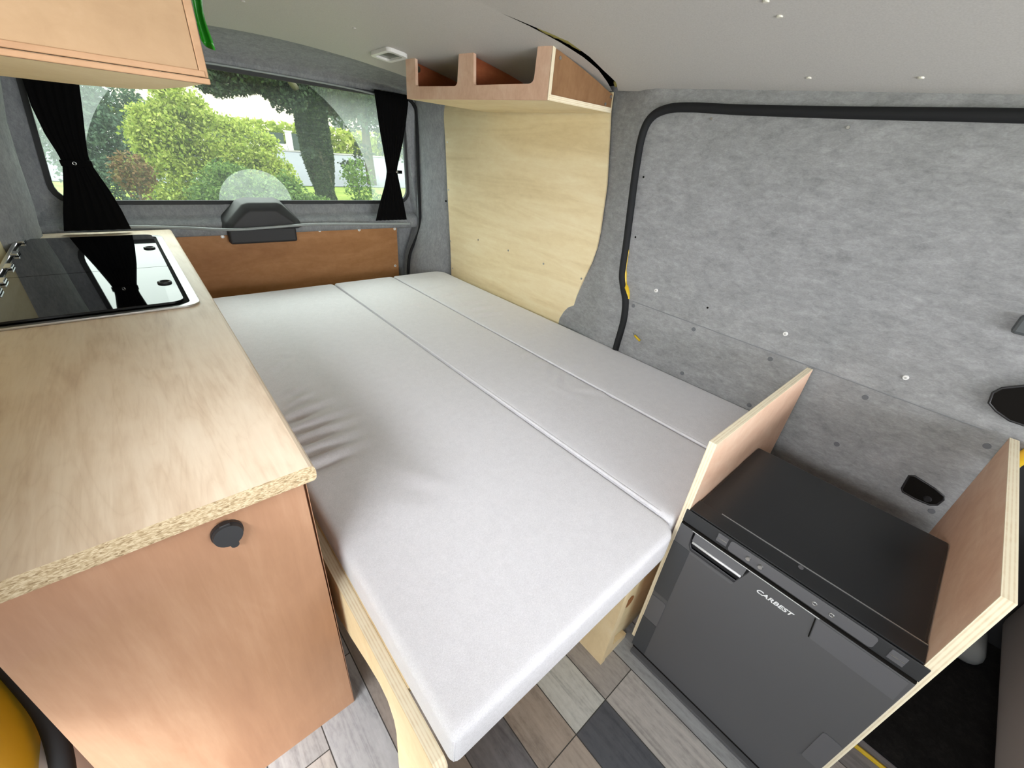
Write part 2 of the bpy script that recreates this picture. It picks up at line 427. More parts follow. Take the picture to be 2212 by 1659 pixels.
# left wall behind the kitchen, lined with plywood; the open side door lies in front of it
struct('wall_left', box(-0.345, -0.315, 0.86, 2.10, 0.0, 1.36), M_PLY_LIGHT, 'plywood lined side wall behind the kitchen')
bm = box(-0.36, -0.33, -1.9, -0.75, 0.0, 0.75); box(-0.36, -0.33, -0.86, -0.75, 0.75, 1.36, bm); box(-0.36, -0.33, -1.9, 0.52, 1.20, 1.37, bm); box(-0.36, -0.33, -0.75, 0.0, 0.0, 0.96, bm); box(-0.36, -0.33, -0.86, -0.20, 0.96, 1.29, bm); box(-0.36, -0.33, 0.0, 0.50, 0.55, 0.96, bm)  # doorway boxes added out of view to narrow the opening and cut light
struct('trim_3', bm, M_FELT2, 'unseen cab side with the door opening narrowed to limit light')
bm = box(1.52, 1.55, -1.9, -0.235, 0.0, 0.90); box(1.50, 1.55, -0.80, -0.235, 0.90, 1.36, bm); box(1.50, 1.55, -1.9, -0.80, 1.28, 1.36, bm); box(1.33, 1.55, -0.238, -0.222, 0.0, 1.34, bm)
struct('trim_4', bm, M_BLACK_MATTE, 'dark cab door side in front of the sliding door')
bm = box(-0.36, 1.52, -1.93, -1.9, 0.0, 1.0); box(-0.36, 1.52, -1.93, -1.9, 1.32, 1.40, bm)  # unseen, raised to narrow the windscreen and cut light from the front
struct('wall_front', bm, M_BLACK_MATTE, 'dashboard wall below the windscreen')

# ceiling : front and rear headliner panels meeting in an open crescent gap
GX = [-0.40, 0.83, 0.911, 1.016, 1.112, 1.194, 1.278, 1.34]
GL = [1.037, 1.037, 1.022, 1.008, 1.003, 1.010, 1.036, 1.06]      # front rim of the rear panel
GU = [1.037, 1.037, 1.013, 0.977, 0.979, 0.993, 1.002, 1.035]     # rear rim of the front panel
RX = [-0.40, 0.379, 0.539, 0.753, 0.917, 1.045, 1.175, 1.34]
RY = [2.001, 2.001, 1.985, 1.972, 1.953, 1.93, 1.93, 1.93]
xs = lsp(-0.40, 0.8, 24) + [0.83, 0.87, 0.911, 0.96, 1.016, 1.06, 1.112, 1.15, 1.194, 1.24, 1.278, 1.31, 1.34]
def ceil_front(x, t):
    y = -1.95 + (interp(x, GX, GU) + 1.95) * t; return (x, y, zceil(x, y))
def ceil_rear(x, t):
    a = interp(x, GX, GL); b = interp(x, RX, RY) + 0.01; y = a + (b - a) * t; return (x, y, zceil(x, y))
struct('ceiling', grid(ceil_front, xs, lsp(0, 1, 24)), M_CEIL, 'pale beige van headliner, front panel', smooth=True)
struct('trim_5', grid(ceil_rear, xs, lsp(0, 1, 14)), M_CEIL, 'pale beige rear headliner panel above the bed', smooth=True)
# what is above the gap: roof cavity with yellow foam crumbs
bm = box(-0.44, 1.57, -1.96, 2.46, 1.47, 1.49); box(1.55, 1.57, -1.96, -0.2, 1.28, 1.47, bm); box(1.42, 1.44, -0.2, 2.46, 1.28, 1.47, bm); box(-0.44, -0.42, -1.96, 2.46, 1.31, 1.47, bm); box(-0.42, 1.42, 2.42, 2.46, 1.33, 1.47, bm); box(-0.42, 1.42, -1.96, -1.93, 1.33, 1.47, bm)
struct('trim_6', bm, M_DARK, 'dark roof cavity seen through the gap in the ceiling')
bm = box(1.42, 1.44, -0.25, 2.46, -0.03, 1.28); box(1.40, 1.42, 2.30, 2.46, -0.03, 1.47, bm)
box(-0.44, -0.42, 0.50, 2.46, -0.03, 1.31, bm); box(-0.42, -0.345, 0.50, 0.53, 0.57, 1.36, bm)
struct('trim_14', bm, M_YELLOW, 'yellow painted outer body skin')
def crumbs():
    random.seed(4); bm = bmesh.new()
    for i in range(26):
        x = 0.93 + 0.15 * i / 26 + random.uniform(-.004, .004); y = interp(x, GX, GU) + random.uniform(0.002, 0.008)
        r = random.uniform(0.003, 0.006)
        bmesh.ops.create_icosphere(bm, subdivisions=1, radius=r, matrix=Matrix.Translation((x, y, zceil(x, y) + 0.004)) @ Matrix.Diagonal((1.5, 0.8, 0.6, 1)))
    tube([(x, interp(x, GX, GU) + 0.003, zceil(x, 1.0) + 0.001) for x in lsp(0.93, 1.075, 12)], [0.001, 0.003, 0.0045, 0.004, 0.0055, 0.004, 0.005, 0.006, 0.0045, 0.005, 0.004, 0.003, 0.001], 7, bm)
    for x in (1.285, 1.295, 1.302): 
        bmesh.ops.create_icosphere(bm, subdivisions=1, radius=0.006, matrix=Matrix.Translation((x, interp(x, GX, GU) + 0.004, zceil(x, 1.0) + 0.002)))
    return bm
o = obj('insulation_foam', crumbs(), flat('yellow_foam', (112, 104, 52), 0.9)); tag(o, 'yellow insulation foam showing in the ceiling gap', 'insulation', kind='stuff')
# header over the tailgate window (felt)
HZ = lambda x: 1.318 - 0.10 * max(0, (x - 1.0)) - 0.06 * max(0, -(x - 0.04))
def header(x, t):
    y0 = interp(x, RX, RY); z0 = zceil(x, y0)
    y1 = 2.275; z1 = 1.325 - 0.22 * max(0, (x - 1.04)) ** 1.5 - 0.5 * max(0, (0.02 - x)) ** 1.3
    if t <= 1:
        s = t; return (x, y0 + (y1 - y0) * s, z0 + 0.004 + (z1 - z0) * s - 0.018 * math.sin(math.pi * s) * -1)
    s = t - 1; return (x, y1 + 0.04 * s, z1 - 0.03 * s + 0.0)
struct('trim_7', grid(header, lsp(-0.36, 1.33, 30), lsp(0, 1, 8) + [1.15, 1.4, 1.7, 2.0]), M_FELT2, 'grey felt header above the tailgate window', smooth=True)

# tailgate (felt inner frame around the window)
def ywin(z): return 2.40 - 0.19 * (z - 0.78) if z > 0.78 else 2.40
WOUT = rrect(-0.42, 1.42, 0.05, 1.42, 0.02, 6)
WIN = rrect(-0.195, 1.288, 0.785, 1.292, 0.07, 6)
def frame_map(a, b, h):
    k = 1 - 0.085 * max(0, min(1.2, (b - 0.785) / 0.5)) if -0.25 < a < 1.33 else 1
    return (0.546 + (a - 0.546) * k, ywin(b) + h, b)
bm = ringplate(WOUT, WIN, -0.012, 0.02, frame_map)
struct('door_1', bm, M_FELT2, 'grey felt lined tailgate frame around the rear window')
WG = rrect(-0.200, 1.293, 0.780, 1.297, 0.075, 6); WG2 = rrect(-0.183, 1.276, 0.797, 1.28, 0.062, 6)
gk = obj('gasket', ringplate(WG, WG2, -0.019, 0.0, frame_map), M_GASKET, bpy.data.objects['door_1'])
# ledge below the window
def ledge(x, t):
    pts = [(2.392, 0.787), (2.376, 0.775), (2.372, 0.745), (2.366, 0.735), (2.335, 0.722), (2.318, 0.712), (2.312, 0.70), (2.312, 0.665), (2.33, 0.655)]
    y, z = pts[t]; w = 0.0025 * math.sin(x * 23) + 0.002 * math.sin(x * 51 + 1)
    return (x, y - (w if t in (2, 3) else 0), z + (w if 1 <= t <= 3 else 0))
obj('window_ledge', grid(ledge, lsp(-0.26, 1.30, 60), range(9)), M_FELT2, bpy.data.objects['door_1'], smooth=True)

# rear window pane with a wiped arc in its dust film
def m_pane():
    m = bpy.data.materials.new('dusty_window_glass'); m.use_nodes = True
    a = Mt.__new__(Mt); a.m = m; a.t = m.node_tree; a.n = a.t.nodes; a.b = a.n['Principled BSDF']
    a.n.remove(a.b)
    out = a.n['Material Output']
    tr = a.new('BsdfTransparent'); tr.inputs[0].default_value = (0.78, 0.82, 0.78, 1)
    gl = a.new('BsdfGlossy'); gl.inputs['Roughness'].default_value = 0.02
    fr = a.new('Fresnel'); fr.inputs[0].default_value = 1.45
    mx = a.new('MixShader'); a.link(a.math('MULTIPLY', fr.outputs[0], 0.7), mx.inputs[0]); a.link(tr.outputs[0], mx.inputs[1]); a.link(gl.outputs[0], mx.inputs[2])
    t = a.new('TexCoord'); s = a.new('SeparateXYZ'); a.link(t.outputs['Object'], s.inputs[0])
    dx = a.math('SUBTRACT', s.outputs[0], 0.49); dz = a.math('SUBTRACT', s.outputs[2], 0.775)
    d = a.math('SQRT', a.math('ADD', a.math('MULTIPLY', dx, dx), a.math('MULTIPLY', dz, dz)))
    clean = a.math('MULTIPLY', a.math('GREATER_THAN', d, 0.155), a.math('LESS_THAN', d, 0.575))
    v = a.coord(scale=(1, 1, 1)); n = a.noise(v, 30, 4, 0.7)
    hz = a.math('MULTIPLY', a.math('SUBTRACT', 1.0, clean), a.math('ADD', 0.035, a.math('MULTIPLY', n, 0.05)))
    line = a.math('LESS_THAN', a.math('FRACT', a.math('MULTIPLY', s.outputs[2], 32.0)), 0.05)
    hz = a.math('ADD', a.math('ADD', hz, 0.012), a.math('MULTIPLY', line, 0.008))
    df = a.new('BsdfTranslucent'); df.inputs[0].default_value = (0.80, 0.88, 0.84, 1)
    m2 = a.new('MixShader'); a.link(hz, m2.inputs[0]); a.link(mx.outputs[0], m2.inputs[1]); a.link(df.outputs[0], m2.inputs[2])
    a.link(m2.outputs[0], out.inputs[0])
    return m
bm = prism([frame_map(a, b, -0.004) for a, b in rrect(-0.197, 1.29, 0.783, 1.294, 0.073, 6)], (0, 0.004, 0))
struct('window_1', bm, m_pane(), 'dusty rear window pane with a wiped arc')

# door rubber seals
seal_pts = [(0.069, 1.236), (0.343, 1.240), (0.598, 1.246), (0.74, 1.252), (0.82, 1.248), (0.870, 1.225), (0.890, 1.175), (0.886, 1.076), (0.874, 0.964), (0.861, 0.843), (0.852, 0.747), (0.835, 0.70), (0.805, 0.658), (0.795, 0.60), (0.795, 0.55), (0.800, 0.467), (0.80, 0.36), (0.79, 0.05)]
seal_pts = [(-0.23, 1.228)] + seal_pts
P = smoothpath([(xwall(y, z) - 0.006, y, z) for y, z in seal_pts], 6)
struct('trim_8', tube(P, 0.0125, 10, flat_=None), M_RUBBER, 'black rubber seal around the sliding door', smooth=True)
P = smoothpath([(xwall(y, z) - 0.002, y - 0.0125, z) for y, z in [(0.861, 0.83), (0.855, 0.76), (0.842, 0.71), (0.81, 0.665)]], 5)
struct('trim_9', tube(P, [0.002] * 6 + [0.005] * 5 + [0.010] * 3 + [0.006] * 2, 8), M_YELLOW, 'strip of yellow bodywork beside the door seal', smooth=True)
P = smoothpath([(1.17, 2.30, 1.31), (1.253, 2.29, 1.288), (1.285, 2.285, 1.262), (1.297, 2.285, 1.225), (1.296, 2.285, 1.10), (1.297, 2.285, 0.887), (1.300, 2.285, 0.72), (1.293, 2.285, 0.65), (1.262, 2.285, 0.585), (1.228, 2.285, 0.52), (1.212, 2.285, 0.45), (1.206, 2.285, 0.36), (1.204, 2.285, 0.1)], 6)
struct('trim_10', tube(P, 0.0085, 8), M_RUBBER, 'black rubber seal beside the tailgate', smooth=True)

# things fixed to the door: washers, dimples, recesses
def on_wall(name, y, z, r, mat, h=0.004, parent=wall_r, hole=None, label=None):
    x = xwall(y, z)
    o = obj(name, disc((x + 0.002, y, z), (-1, 0, 0), r, 0.002 + h, 18, r2=r * 0.85), mat, parent, smooth=False)
    if hole: obj('screw', disc((x - h, y, z), (-1, 0, 0), r * 0.4, 0.001, 10), hole, o)
    if label: o['label'] = label
    return o
for y, z in ((0.706, 0.722), (0.285, 0.716), (0.009, 0.704)): on_wall('washer', y, z, 0.0065, M_WHITE, hole=M_SCREW)
M_DIMPLE = flat('dimple_shade_pane_grey', (104, 106, 110), 0.8)  # shade of the dimples put into a darker grey; house panes share it
for y, z in ((0.772, 0.648), (0.534, 0.642), (0.292, 0.636), (0.525, 0.482), (0.294, 0.475), (0.056, 0.627), (0.057, 0.475), (-0.174, 0.619), (-0.172, 0.414)):
    on_wall('dimple', y, z, 0.0075, M_DIMPLE, 0.0015)  # dimples drawn as dark discs, their shade in the colour
for y, z in ((0.858, 1.062), (0.838, 0.876), (0.522, 0.719)): on_wall('screw_hole', y - 0.004, z, 0.0035, M_DARK, 0.001)
for y, z in ((0.675, 1.226), (0.34, 1.212)): on_wall('screw', y, z, 0.004, M_SCREW, 0.003)
x = 1.305
on_wall('cable_stub', 0.745, 0.548, 0.004, M_SCREW, 0.003)
P = [(x - 0.004, 0.735, 0.546), (x - 0.007, 0.722, 0.541), (x - 0.004, 0.709, 0.534)]
obj('paint_fleck', tube(P, 0.0042, 8), M_YELLOW, wall_r, smooth=True)
def recess(name, pts, mat, r=0.006):
    ctr = Vector((0, sum(p[0] for p in pts) / len(pts), sum(p[1] for p in pts) / len(pts)))
    P = smoothpath([(x - 0.001, p[0], p[1]) for p in pts], 1, True)
    o = obj(name, prism([tuple(p) for p in P], (-0.002, 0, 0)), mat, wall_r)
    obj('rim', tube([(x - 0.002, p[0], p[1]) for p in pts], 0.0025, 6, closed=True), M_BLACK, o, smooth=True)
    return o
recess('door_pocket', [(-0.100, 0.478), (-0.108, 0.483), (-0.150, 0.474), (-0.172, 0.465), (-0.175, 0.457), (-0.172, 0.437), (-0.162, 0.429), (-0.135, 0.427), (-0.108, 0.430), (-0.103, 0.438)], M_DARK)
obj('pocket_knob', disc((x - 0.004, -0.152, 0.442), (-1, 0, 0), 0.008, 0.006, 14, r2=0.006), M_BLACK, wall_r)
recess('handle_recess', [(-0.135, 0.75), (-0.128, 0.735), (-0.133, 0.712), (-0.150, 0.700), (-0.175, 0.690), (-0.21, 0.690), (-0.228, 0.71), (-0.228, 0.80), (-0.20, 0.80), (-0.17, 0.775)], M_DARK)
obj('door_handle', box(1.296, 1.319, -0.20, -0.092, 0.862, 0.90), flat('dark_grey_handle', (78, 82, 84), 0.5), wall_r, bevel=0.006)
# lower crease on the door lining, its shade drawn as a thin darker line
obj('door_crease_line', tube([(1.3045, y, 0.663 - 0.012 * (0.78 - y)) for y in lsp(-0.15, 0.78, 12)], 0.0015, 6), flat('crease_shade_grey', (128, 130, 133), 0.9), wall_r)

# ================================================================== SIDE PANEL (pale plywood) on the right wall
pt = [(2.118, 1.285), (2.105, 1.25), (2.085, 1.12), (2.068, 0.93), (2.056, 0.82), (2.03, 0.60), (2.018, 0.47), (2.015, 0.30), (1.12, 0.30), (1.088, 0.448), (1.080, 0.52), (1.071, 0.59), (1.060, 0.635), (1.047, 0.675), (1.025, 0.74), (1.012, 0.80), (1.010, 0.862), (1.018, 1.021), (1.040, 1.15), (1.057, 1.247), (1.060, 1.30)]
o = obj('wall_panel', prism([(1.345, y, z) for y, z in pt], (0.007, 0, 0)), M_PLY_LIGHT)
tag(o, 'pale plywood lining panel on the side wall above the bed', 'panel')
for y, z in ((1.771, 0.686), (1.529, 0.683), (1.285, 0.676), (1.060, 0.668), (2.066, 1.112), (2.052, 0.891), (2.030, 0.63), (2.006, 0.482), (1.095, 0.468)):
    obj('screw', disc((1.3455, y, z), (-1, 0, 0), 0.0045, 0.0015, 12), M_SCREW, o)
for y, z in ((2.112, 1.077), (2.080, 0.832)):
    obj('screw', disc((1.348, y, z), (-0.95, -0.3, 0), 0.0045, 0.004, 10), M_DARK, bpy.data.objects['trim_1'])

# ================================================================== TAILGATE FITTINGS
tp = empty('tailgate_panel', (0.60, 2.33, 0.2), 'brown plywood panel with washers across the tailgate below the rear window', 'panel')
obj('board', box(-0.10, 1.168, 2.326, 2.334, 0.10, 0.672), M_PLY_TAIL, tp)
for px_, pz_ in ((0.305, 0.652), (0.735, 0.661), (0.944, 0.655), (1.155, 0.652), (1.145, 0.44)):
    w = obj('washer', disc((px_, 2.327, pz_), (0, -1, 0), 0.0075, 0.003, 18), M_WHITE, tp)
    obj('screw', disc((px_, 2.3245, pz_), (0, -1, 0), 0.003, 0.002, 10), M_SCREW, w)
# black moulded latch cover
lc = empty('latch_cover', (0.475, 2.31, 0.62), 'black plastic hexagonal cover with a grip box below the rear window', 'cover')
def hexcover():
    bm = bmesh.new()
    front = [(0.335, 0.690), (0.615, 0.690), (0.60, 0.715), (0.535, 0.765), (0.522, 0.770), (0.420, 0.770), (0.405, 0.762), (0.35, 0.715)]
    back = [(0.300, 0.690), (0.650, 0.690), (0.645, 0.725), (0.575, 0.805), (0.555, 0.812), (0.425, 0.812), (0.395, 0.803), (0.312, 0.725)]
    mid = [(0.312, 0.690), (0.640, 0.690), (0.630, 0.722), (0.563, 0.795), (0.545, 0.802), (0.424, 0.802), (0.400, 0.795), (0.325, 0.722)]
    A = [bm.verts.new((a, 2.245, b)) for a, b in front]; M = [bm.verts.new((a, 2.275, b)) for a, b in mid]; B = [bm.verts.new((a, 2.375, b)) for a, b in back]
    bm.faces.new(A)
    for L0, L1 in ((A, M), (M, B)):
        for i in range(8): bm.faces.new([L0[i], L1[i], L1[(i + 1) % 8], L0[(i + 1) % 8]])
    bm.faces.new(B[::-1])
    return bm
obj('hood', hexcover(), M_BLACK_MATTE, lc, bevel=0.006, seg=3, smooth=True)
obj('grip_box', box(0.325, 0.612, 2.283, 2.325, 0.622, 0.692), M_BLACK_MATTE, lc, bevel=0.010, seg=3)
# grey curtain rail across the tailgate
P = smoothpath([(-0.20, 2.29, 0.715), (-0.01, 2.285, 0.713), (0.15, 2.285, 0.704), (0.32, 2.235, 0.697), (0.47, 2.235, 0.700), (0.62, 2.235, 0.706), (0.74, 2.24, 0.706), (0.95, 2.24, 0.699), (1.17, 2.24, 0.692), (1.21, 2.245, 0.690)], 5)
o = obj('curtain_rail', tube(P, 0.006, 8), M_GREY_CABLE, smooth=True); tag(o, 'thin grey lower curtain rail running across the tailgate', 'curtain rail')
P = smoothpath([(-0.12, 2.262, 1.20), (0.0, 2.262, 1.26), (0.30, 2.262, 1.292), (0.6, 2.262, 1.296), (0.95, 2.262, 1.290), (1.15, 2.262, 1.272)], 5)
o = obj('curtain_rail', tube(P, 0.004, 8), M_GREY_CABLE, smooth=True); tag(o, 'thin upper curtain rail under the felt header', 'curtain rail')

# curtains
def curtain(edges, tie_z, yb=2.25, nf=6, amp=0.005):
    """edges: rows (z, x_left, x_right)"""
    zs_ = [e[0] for e in edges][::-1]; xl = [e[1] for e in edges][::-1]; xr = [e[2] for e in edges][::-1]
    rows = lsp(zs_[0], zs_[-1], 44)
    def fn(z, u):
        a = interp(z, zs_, xl); b = interp(z, zs_, xr); w = b - a
        ph = u * nf * 2 * math.pi
        k = min(1.0, abs(z - tie_z) / 0.12)
        return (a + w * u, yb - 0.004 - amp * (0.5 + 0.5 * k) * (0.5 + 0.5 * math.sin(ph)) - 0.008 * (1 - k) * math.sin(math.pi * u), z)
    bm = grid(fn, rows, lsp(0, 1, nf * 8))
    r = bmesh.ops.extrude_face_region(bm, geom=list(bm.faces))
    bmesh.ops.translate(bm, vec=(0, 0.0025, 0), verts=[v for v in r['geom'] if isinstance(v, bmesh.types.BMVert)])
    return bm
cl = empty('curtain', (-0.09, 2.25, 0.71), 'black curtain tied in the middle, left of the rear window behind the hob', 'curtain', 'tailgate curtains')
obj('cloth', curtain([(1.262, -0.150, -0.010), (1.178, -0.132, 0.000), (1.10, -0.138, -0.016), (1.02, -0.133, -0.034), (0.965, -0.122, -0.045), (0.936, -0.119, -0.046), (0.90, -0.129, -0.036), (0.85, -0.144, -0.022), (0.78, -0.168, -0.008), (0.711, -0.188, 0.000)], 0.936), M_CURTAIN, cl, smooth=True)
tb = obj('tie_back', box(-0.124, -0.042, 2.226, 2.232, 0.926, 0.946), M_CURTAIN, cl, bevel=0.002)
obj('snap_button', torus((-0.088, 2.224, 0.936), (0, 1, 0), 0.0045, 0.0014), M_CHROME, tb, smooth=True)
cr = empty('curtain', (1.11, 2.25, 0.71), 'black curtain tied in the middle, right of the rear window', 'curtain', 'tailgate curtains')
obj('cloth', curtain([(1.300, 1.050, 1.228), (1.26, 1.053, 1.226), (1.18, 1.060, 1.210), (1.10, 1.070, 1.190), (1.03, 1.080, 1.168), (0.975, 1.088, 1.150), (0.955, 1.089, 1.148), (0.93, 1.085, 1.152), (0.88, 1.070, 1.162), (0.80, 1.037, 1.178), (0.714, 1.008, 1.192)], 0.955, nf=8), M_CURTAIN, cr, smooth=True)
tb = obj('tie_back', box(1.084, 1.168, 2.226, 2.232, 0.947, 0.962), M_CURTAIN, cr, bevel=0.002)
obj('snap_button', torus((1.136, 2.224, 0.955), (0, 1, 0), 0.0045, 0.0014), M_CHROME, tb, smooth=True)

# ceiling lamp
zl = 1.368
cq = [(0.829, 1.771), (0.830, 1.645), (0.896, 1.650), (0.906, 1.790)]
cq = [(0.828, 1.775), (0.828, 1.645), (0.905, 1.645), (0.905, 1.790)]
lampo = empty('ceiling_lamp', (0.867, 1.71, zl), 'small rectangular ceiling lamp with a grey lens near the overhead shelf', 'lamp')
out = rrect(0.826, 0.908, 1.640, 1.790, 0.02, 4); inn = rrect(0.840, 0.894, 1.658, 1.772, 0.012, 4)
obj('bezel', ringplate(out, inn, 0, -0.012, lambda a, b, h: (a, b, zceil(a, b) + h)), M_WHITE, lampo, bevel=0.001)
obj('lens', prism([(a, b, zceil(a, b) - 0.002) for a, b in rrect(0.840, 0.894, 1.658, 1.772, 0.012, 4)], (0, 0, -0.003)), flat('lamp_lens', (110, 112, 104), 0.2), lampo)
for i, (a, b) in enumerate([(0.393, 1.605), (0.684, 1.572), (0.921, 0.432), (0.98, 0.427), (1.251, 0.438), (1.251, 0.236)]):
    obj('screw_cap', disc((a, b, zceil(a, b) + 0.001), (0, 0, -1), 0.006, 0.003, 12, r2=0.005), M_CEIL if i < 2 else flat('ceiling_cap', (215, 213, 200), 0.5), bpy.data.objects['ceiling'] if b < 1 else bpy.data.objects['trim_5'])

# ================================================================== OVERHEAD SHELF (right, open front)
A0 = Vector((1.03, 1.05, 0)); B0 = Vector((0.93, 1.71, 0)); dd = (B0 - A0).normalized(); nn = Vector((dd[1], -dd[0], 0))  # nn points to the wall
sh = empty('overhead_shelf', (1.10, 1.38, 1.24), 'open fronted plywood shelf with two compartments hung under the ceiling at the side wall', 'shelf')
def F(s, z, d=0.0):
    p = A0 + dd * s + nn * d; return (p.x, p.y, z)
def front_board():
    r = 0.016; L = 0.667
    pts = [(0, 1.24), (L, 1.24), (L, 1.361), (0.612, 1.362)]
    def corner(cx, cz, a0):  # quarter fillets at the cut-outs
        return [(cx + r * math.cos(math.radians(a0 + 90 * k / 5)), cz + r * math.sin(math.radians(a0 + 90 * k / 5))) for k in range(6)]
    pts += [(0.612 - 0.0, 1.279 + 0.004)]
    pts += [(0.606, 1.2785)]
    pts += corner(0.387 + r, 1.277 + r, 270)[::-1][-1:] + [(0.387 + r * (1 - math.sin(math.radians(a))), 1.277 + r * (1 - math.cos(math.radians(a)))) for a in (20, 40, 60, 80)]
    pts += [(0.382, 1.366), (0.313, 1.366)]
    pts += [(0.309 - r * (1 - math.cos(math.radians(a))) * 0.35, 1.279 + r * (1 - math.sin(math.radians(a))) * 0.5) for a in (0, 45, 90)]
    pts += [(0.074, 1.2800), (0.066, 1.2815), (0.060, 1.285), (0.0565, 1.291), (0.055, 1.300)]
    pts += [(0.052, 1.369), (0, 1.368)]
    return pts
fb = obj('front_board', prism([F(s, z) for s, z in front_board()], nn * 0.012), M_PLY_PINK, sh)
obj('bottom_board', prism([F(0, 1.24, 0.012), F(0.667, 1.24, 0.012), (1.335, 1.72, 1.24), (1.337, 1.05, 1.24)], (0, 0, 0.014)), M_PLY_LIGHT, sh)
# pale edge strips
obj('edge_strip', prism([F(-0.0015, 1.24), F(-0.0015, 1.368), F(-0.0015, 1.368, 0.014), F(-0.0015, 1.24, 0.014)], dd * -0.0015), M_EDGE_X, sh)
obj('edge_strip', box(1.036, 1.336, 1.0465, 1.0485, 1.24, 1.2545), M_EDGE_Z, sh)
M_PLY_END = m_veneer('shaded_brown_plywood', (126, 92, 62), (140, 104, 72), (152, 116, 82), (4, 1, 4))  # same plywood as the tailgate, shade put into a darker colour
ep = obj('end_panel', prism([(1.044, 1.052, 1.2545), (1.337, 1.052, 1.2545), (1.337, 1.052, 1.292), (1.29, 1.052, 1.304), (1.25, 1.052, 1.316), (1.18, 1.052, 1.334), (1.044, 1.052, 1.365)], (0, 0.011, 0)), M_PLY_END, sh)
for a, b in ((1.068, 1.345), (1.305, 1.262), (1.328, 1.285)): obj('screw', disc((a, 1.0525, b), (0, -1, 0), 0.0045, 0.0025, 12), M_SCREW, ep)
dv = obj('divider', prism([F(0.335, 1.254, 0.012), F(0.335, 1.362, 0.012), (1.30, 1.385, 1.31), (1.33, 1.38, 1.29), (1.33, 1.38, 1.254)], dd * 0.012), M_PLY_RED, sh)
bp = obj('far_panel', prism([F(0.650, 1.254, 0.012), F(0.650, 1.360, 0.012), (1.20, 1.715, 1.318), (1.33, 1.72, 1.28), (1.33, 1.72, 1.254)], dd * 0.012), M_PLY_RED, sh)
obj('hinge', disc(F(0.640, 1.335, 0.030), -dd, 0.010, 0.008, 12), M_CHROME, bp)

# ================================================================== KITCHEN
# cabinet
kc = empty('kitchen_cabinet', (-0.1, 1.4, 0), 'brown plywood kitchen cabinet with a round power socket at its near end', 'cabinet')
ZB = 0.673
obj('end_panel', prism([(-0.246, 0.510, 0.0), (0.091, 0.510, 0.0), (0.088, 0.510, ZB), (-0.232, 0.510, ZB)], (0, 0.012, 0)), M_PLY_BROWN, kc)
obj('front_panel', box(0.079, 0.0925, 0.5225, 2.26, 0.0, ZB), M_PLY_BROWN, kc)
obj('back_panel', box(-0.228, -0.218, 0.5225, 2.26, 0.0, ZB), M_PLY_BROWN, kc)
# flanking pale edges of the end panel
obj('edge_strip', box(0.0915, 0.0922, 0.510, 0.522, 0.0, ZB), M_PLY_BROWN, kc)
ps = obj('power_socket', disc((-0.0125, 0.5105, 0.629), (0, -1, 0), 0.0185, 0.006, 28), M_BLACK, kc)
obj('socket_cap', disc((-0.0125, 0.5040, 0.629), (0, -1, 0.06), 0.0178, 0.006, 28, r2=0.0165), M_BLACK_MATTE, ps)
obj('cap_hinge', box(-0.0185, -0.0065, 0.499, 0.507, 0.6455, 0.6500), M_BLACK, ps, bevel=0.001)
obj('cap_tab', disc((-0.009, 0.5015, 0.6105), (0, -1, 0), 0.005, 0.003, 12), M_BLACK_MATTE, ps)
# worktop
ZT = 0.700
WT = [(0.104, 0.490), (0.110, 0.9), (0.125, 2.272), (-0.262, 2.272), (-0.312, 2.10), (-0.312, 0.490)]
def worktop():
    bm = bmesh.new()
    # rounded front edge along x=0.104 .. 0.125, chipboard end faces
    prof = [(0.0, ZB), (0.0, ZT)]
    edge = [(-0.004, ZB + 0.0005), (-0.001, ZB + 0.004), (0, ZB + 0.010), (0, ZT - 0.010), (-0.001, ZT - 0.005), (-0.0035, ZT - 0.0018), (-0.008, ZT)]
    yy = [0.490, 0.9, 1.3, 1.8, 2.272]
    rings = []
    for y in yy:
        xe = interp(y, [0.49, 0.9, 2.272], [0.104, 0.110, 0.125]); xl = interp(y, [0.49, 2.10, 2.272], [-0.312, -0.312, -0.262])
        rings.append([bm.verts.new((xl, y, ZT)), bm.verts.new((xl, y, ZB + 0.0005))] + [bm.verts.new((xe + a, y, z)) for a, z in edge])
    n = len(rings[0])
    for i in range(len(yy) - 1):
        for k in range(n): bm.faces.new([rings[i][k], rings[i][(k + 1) % n], rings[i + 1][(k + 1) % n], rings[i + 1][k]])
    f0 = bm.faces.new(rings[0]); f1 = bm.faces.new(rings[-1][::-1])
    f0.material_index = 1; f1.material_index = 1
    return bm
wt = obj('worktop', worktop(), None, mats=[M_WORKTOP, M_CHIP])
tag(wt, 'pale birch laminate worktop with a raw chipboard end, on the kitchen cabinet', 'worktop')
# hob and sink unit with two black glass lids
hb = empty('hob', (-0.11, 1.67, ZT), 'built-in hob and sink with steel rim under two black glass lids', 'hob')
HX0, HX1, HY0, HY1 = -0.300, 0.082, 1.235, 2.140
out = rrect(HX0, HX1, HY0, HY1, 0.035, 8); inn = rrect(HX0 + 0.016, HX1 - 0.020, HY0 + 0.016, HY1 - 0.016, 0.024, 8)
obj('steel_rim', ringplate(out, inn, 0.0005, 0.0055, lambda a, b, h: (a, b, ZT + h)), M_STEEL, hb, bevel=0.0012)
obj('basin', prism([(a, b, ZT + 0.0008) for a, b in inn], (0, 0, 0.001)), M_DARK, hb)
lidz = ZT + 0.0075
def lid(y0, y1, near):
    x0, x1 = HX0 + 0.022, HX1 - 0.030; r = 0.026
    pts = []
    full = rrect(x0, x1, y0, y1, r, 6)
    sq = rrect(x0, x1, y0, y1, 0.003, 6)
    for i, p in enumerate(full):
        q = i // 7  # 0:+x+y 1:-x+y 2:-x-y 3:+x-y
        keep = (q == 3) if near else (q == 0)
        pts.append(p if keep else sq[i])
    return prism([(a, b, lidz) for a, b in pts], (0, 0, 0.005))
